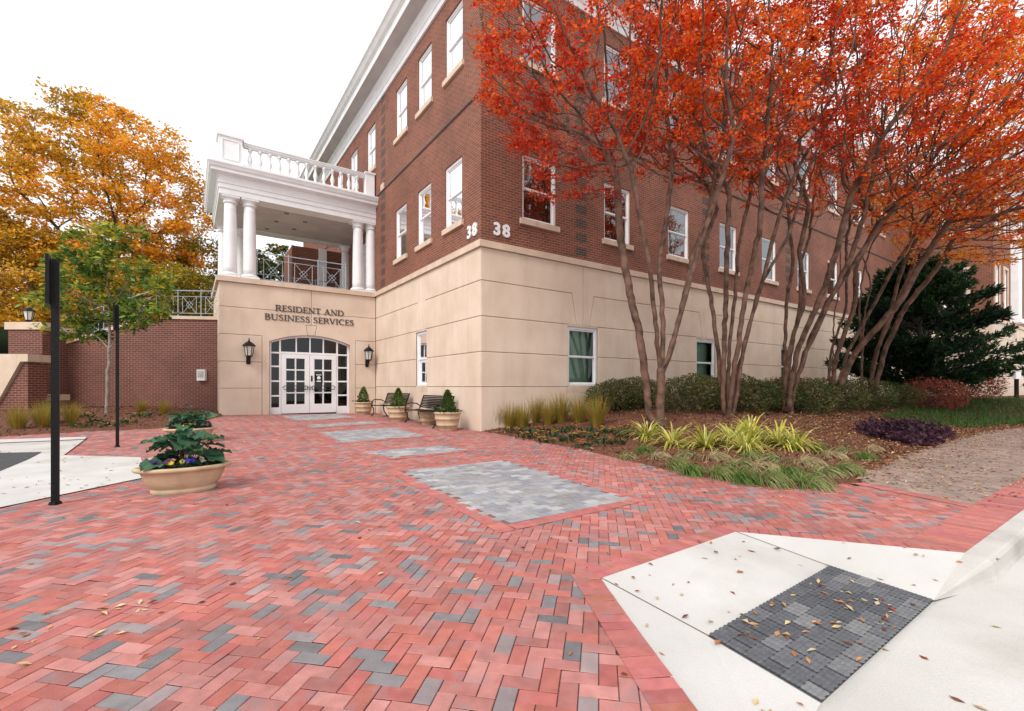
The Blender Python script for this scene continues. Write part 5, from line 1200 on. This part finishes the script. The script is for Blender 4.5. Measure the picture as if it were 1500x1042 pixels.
# two oval bowls with kale and pansies
def bowl(label, px, py, rz, s, seed):
    p = gp(px, py); z = float(g(*p)); e = empty('oval_planter', (p[0], p[1], z), rz); e.scale = (s, s, s); tag(e, label, 'planter', 'large oval bowl planters')
    pr = [(.36, 0), (.375, .02), (.375, .055), (.36, .065), (.385, .08), (.44, .17), (.475, .26), (.485, .285), (.50, .295), (.55, .31), (.565, .325), (.565, .345), (.55, .36), (.50, .362), (.47, .34)]
    b = MB(); b.lathe(pr, 56, sy=.66, cap=False); b.build('bowl', M_terra, e, smooth=True)
    b = MB(); b.lathe([(.475, .335), (.3, .36), (0, .37)], 32, sy=.66, cap=False); b.build('soil', M_soil, e); return e, p, z
def kale(seed, n=52):
    rs = np.random.default_rng(seed); Q, K = [], []
    for i in range(n):
        a = rs.uniform(0, 6.283); r0 = rs.uniform(.0, .3); hgt = rs.uniform(.05, .43) * (1.25 - 2.0 * r0); L = rs.uniform(.18, .29); W = L * rs.uniform(.75, 1.0); el = rs.uniform(-.3, .6)
        o = np.array([math.cos(a) * r0 * 1.1 + rs.normal() * .05, math.sin(a) * r0 * .6, hgt]); d = np.array([math.cos(a), math.sin(a), el]); d /= np.linalg.norm(d); sdv = np.array([-math.sin(a), math.cos(a), rs.normal() * .25]); up = np.cross(d, sdv); nu, nv = 6, 6; grid = np.zeros((nu + 1, nv + 1, 3))
        ph = rs.uniform(0, 6)
        for u in range(nu + 1):
            for v in range(nv + 1):
                tu = u / nu; tv = v / nv * 2 - 1; w_ = W / 2 * math.sin(math.pi * min(1, tu * .88 + .1)) ** .7 * (1 + .18 * math.sin(tu * 19 + ph + (1 if tv > 0 else 4))); ruff = abs(tv) ** 2 * .022 * math.sin(tu * 15 + ph + tv * 2)
                grid[u, v] = o + d * L * tu + sdv * w_ * tv + up * (ruff + abs(tv) * .03 - .11 * tu * tu * L * 3)
        c = np.array([(.05, .135, .075), (.065, .17, .09), (.09, .21, .115), (.06, .13, .045)])[rs.integers(0, 4)] * rs.uniform(.8, 1.2)
        for u in range(nu):
            for v in range(nv): Q.append([grid[u, v], grid[u + 1, v], grid[u + 1, v + 1], grid[u, v + 1]]); K.append(c * (1.35 if v in (2, 3) and u < 5 and (v == 2) else 1))
        # stalk
        st_ = np.array([o[0] * .5, o[1] * .5, 0]); s2 = sdv * .007; Q.append([st_ - s2, st_ + s2, o + s2, o - s2]); K.append(np.array([.22, .10, .09]))
    return np.array(Q), np.clip(np.array(K), .003, .9)
def bowl_flowers(seed):
    rs = np.random.default_rng(seed); Q, K = [], []
    groups_ = [((.62, .52, .02), (.75, .62, .03)), ((.05, .06, .40), (.03, .03, .2)), ((.7, .68, .6), (.3, .2, .45)), ((.10, .02, .10), (.04, .02, .12))]
    a = rs.uniform(0, 6.283, 420); q = np.sqrt(rs.uniform(.55, 1, 420)); P = np.stack([np.cos(a) * .45 * q, np.sin(a) * .29 * q, rs.uniform(0, .06, 420)], 1); Q = list(leaf_quads(P, .06, .55, .6, rs)); K = list(np.array(DG)[rs.integers(0, 3, 420)])
    for i in range(60):
        a = rs.uniform(0, 6.283); q = rs.uniform(.82, 1.02); p = np.array([math.cos(a) * .45 * q, math.sin(a) * .29 * q, .06 + rs.random() * .05]); gsel = groups_[int((a * 1.9 + rs.normal() * .35)) % 4]; c = np.array(gsel[0 if rs.random() < .7 else 1])
        n_ = unit(np.array([math.cos(a) * .5, math.sin(a) * .5 - .3, .8])); t_ = unit(np.cross(n_, [0.3, .9, .1])); s_ = np.cross(n_, t_)
        for k in range(5): an = k * 1.2566; d = t_ * math.cos(an) + s_ * math.sin(an); d2 = -t_ * math.sin(an) + s_ * math.cos(an); Q.append([p, p + d * .02 + d2 * .018, p + d * .036 + n_ * .004, p + d * .02 - d2 * .018]); K.append(c)
    return np.array(Q), np.clip(np.array(K), .003, .95)
for i, (px, py, lab, kl_, fl_) in enumerate([(270, 719, 'large oval tan bowl planter nearest the viewer, beside the pale ramp', 'leafy blue green kale in the nearer oval bowl', 'yellow and blue pansies round the kale in the nearer bowl'), (279, 648, 'oval tan bowl planter farther back, half hidden by the nearer one', 'leafy green kale in the farther oval bowl', 'yellow and purple pansies round the kale in the farther bowl')]):
    e, p, z = bowl(lab, px, py, YAW + .05, .84, 0)
    q, k = kale(110 + i); o = np_quads('kale_plant', q, M_leaf, k, loc=(p[0], p[1], z + .29), smooth=True); o.scale = (.84, .84, .9); o.rotation_euler = (0, 0, YAW); tag(o, kl_, 'plant', 'kale in the oval bowls')
    q, k = bowl_flowers(120 + i); o = np_quads('pansies', q, M_leaf, k, loc=(p[0], p[1], z + .292)); o.scale = (.84, .84, .9); o.rotation_euler = (0, 0, YAW); tag(o, fl_, 'flower', 'pansies in the oval bowls')

# small white box on a black post by the lawn at the far right
p = base_at(1489, 23.5); e = empty('utility_post', tuple(p)); tag(e, 'short black post with a small pale box on the lawn at far right', 'post')
b = MB(); b.box(-.06, .06, -.06, .06, 0, 1.0); b.build('post', M_black, e); b = MB(); b.box(-.13, .13, -.1, .1, 1.0, 1.4); b.box(-.15, .15, -.12, .12, 1.4, 1.43); b.build('box', M_white, e)

# ------------------------------------------------------------------ fallen leaves
from mathutils.bvhtree import BVHTree
vv, ff = [], []
for o in list(COL.objects):
    if o.type == 'MESH' and o.name.split('.')[0] in ('forecourt_paving', 'kerb_ramp', 'domed_paver', 'street', 'kerb', 'walkway', 'planting_bed', 'drive_apron', 'drop_kerb', 'driveway', 'grey_inlay_paving', 'paving_border', 'kerb_top'):
        k = len(vv); me = o.data; vv += [tuple(v.co) for v in me.vertices]; ff += [tuple(i + k for i in p_.vertices) for p_ in me.polygons]
bvh = BVHTree.FromPolygons(vv, ff)
LC = np.array([(.50, .24, .10), (.42, .16, .06), (.30, .06, .03), (.55, .36, .18), (.60, .45, .22), (.16, .05, .03), (.62, .50, .30)])
pts = []
def scat(n, poly_, prob=None, over=6):
    a = np.array([tuple(p) for p in poly_]); P = rng.uniform(a.min(0), a.max(0), (n * over, 2)); P = P[inside(P, [tuple(p) for p in poly_])]
    if prob is not None: P = P[rng.random(len(P)) < prob(P)]
    pts.append(P[:n])
scat(420, PLZ); scat(3200, WK, lambda P: (.1 + np.exp(-dist_poly(P, EDGE_R) / .7)) * np.exp(-np.clip(P[:, 1] - 8, 0, 99) / 9), 60); scat(900, PLZ, lambda P: np.exp(-dist_poly(P, EDGE_R[1:9]) / .35))
n_bed = len(np.concatenate(pts)); bedP = EDGE_R + [loc2w(14, -1.2), loc2w(8, -1.0), loc2w(2, -.6)]
scat(15000, bedP, lambda P: .12 + .88 * sstep(4, 8.5, P[:, 0])); n_bed2 = len(np.concatenate(pts))
scat(60, [A0[:2], A1[:2], A2[:2], A3[:2], T3[:2], T4[:2], A9[:2]]); scat(45, [T1[:2], T2[:2], T3[:2], T4[:2]])
ck = K3 + kn * .32; cl = []
for m_, sd_, c0 in ((70, .09, .75), (26, .16, .1), (90, .10, 1.1), (60, .16, .45), (70, .3, 2.2), (60, .6, 3.5)): cl.append(ck + kd * c0 + np.outer(rng.normal(size=m_) * sd_ * 2.2, kd) + np.outer(np.abs(rng.normal(size=m_)) * sd_ * .9, kn))
pts += cl; scat(130, [T3[:2], T4[:2], e_2 if False else (T4[0] + 2.2, T4[1] - 1.0), (K3 + kd * 6 + kn * 4), (K3 + kd * 6 + kn * .4)])
scat(250, EDGE_L + bl[::-1]); scat(40, [tuple(gp(*p)) for p in ((0, 745), (215, 700), (206, 671), (92, 669), (20, 700))])
pts.append(gp(85, 905) + rng.normal(size=(26, 2)) * np.array([.5, .22])); pts.append(gp(140, 915) + rng.normal(size=(12, 2)) * .12)
pts = np.concatenate(pts); Q, K = [], []
for i_, (x, y) in enumerate(pts):
    h_ = bvh.ray_cast(Vector((x, y, 3)), Vector((0, 0, -1)))
    if h_[0] is None: continue
    z = h_[0].z + .004; a = rng.uniform(0, 6.283); L = rng.uniform(.03, .062) * (1.5 if n_bed < i_ < n_bed2 else 1); W = L * rng.uniform(.35, .55); d = np.array([math.cos(a), math.sin(a), rng.normal() * .12]); s2 = np.array([-math.sin(a), math.cos(a), 0]); f_ = np.array([0, 0, rng.uniform(.05, .5) * W]); o = np.array([x, y, z]); c = LC[rng.integers(0, len(LC))] * rng.uniform(.7, 1.15)
    tp_ = o + d * L; tp_[2] = max(tp_[2], z) + L * .08
    Q.append([o, o + d * L * .5 + s2 * W / 2 + f_, tp_, o + d * L * .5]); Q.append([o, o + d * L * .5, tp_, o + d * L * .5 - s2 * W / 2 + f_ * .8]); K += [c, c]
cp_ = []
for E_2, n_2, poly_2, hf_2 in ((EDGE_R, 15000, EDGE_R + [loc2w(14, -1.0), loc2w(0.2, -.1)], bedR), (EDGE_L, 5000, EDGE_L + bl[::-1], bedL)):
    a = np.array([tuple(p) for p in poly_2]); P = rng.uniform(a.min(0), a.max(0), (n_2 * 4, 2)); P = P[inside(P, [tuple(p) for p in poly_2])][:n_2]; cp_.append(np.c_[P, hf_2(P[:, 0], P[:, 1]) + rng.uniform(-.004, .02, len(P))])
cp_ = np.concatenate(cp_); CK = np.array([(.06, .022, .012), (.11, .04, .02), (.17, .065, .032), (.24, .10, .05), (.04, .016, .01), (.32, .16, .09)])[rng.integers(0, 6, len(cp_))] * rng.uniform(.8, 1.2, (len(cp_), 1))
tag(np_quads('bark_chips', leaf_quads(cp_, .085, .3, .35), M_litter, CK), 'reddish brown shredded bark chips covering the planting beds', 'bark mulch', kind='stuff')
lo_ = np_quads('leaf_litter', np.array(Q), M_litter, np.array(K)); tag(lo_, 'fallen tan and red leaves scattered over paving, mulch and street', 'fallen leaves', kind='stuff')
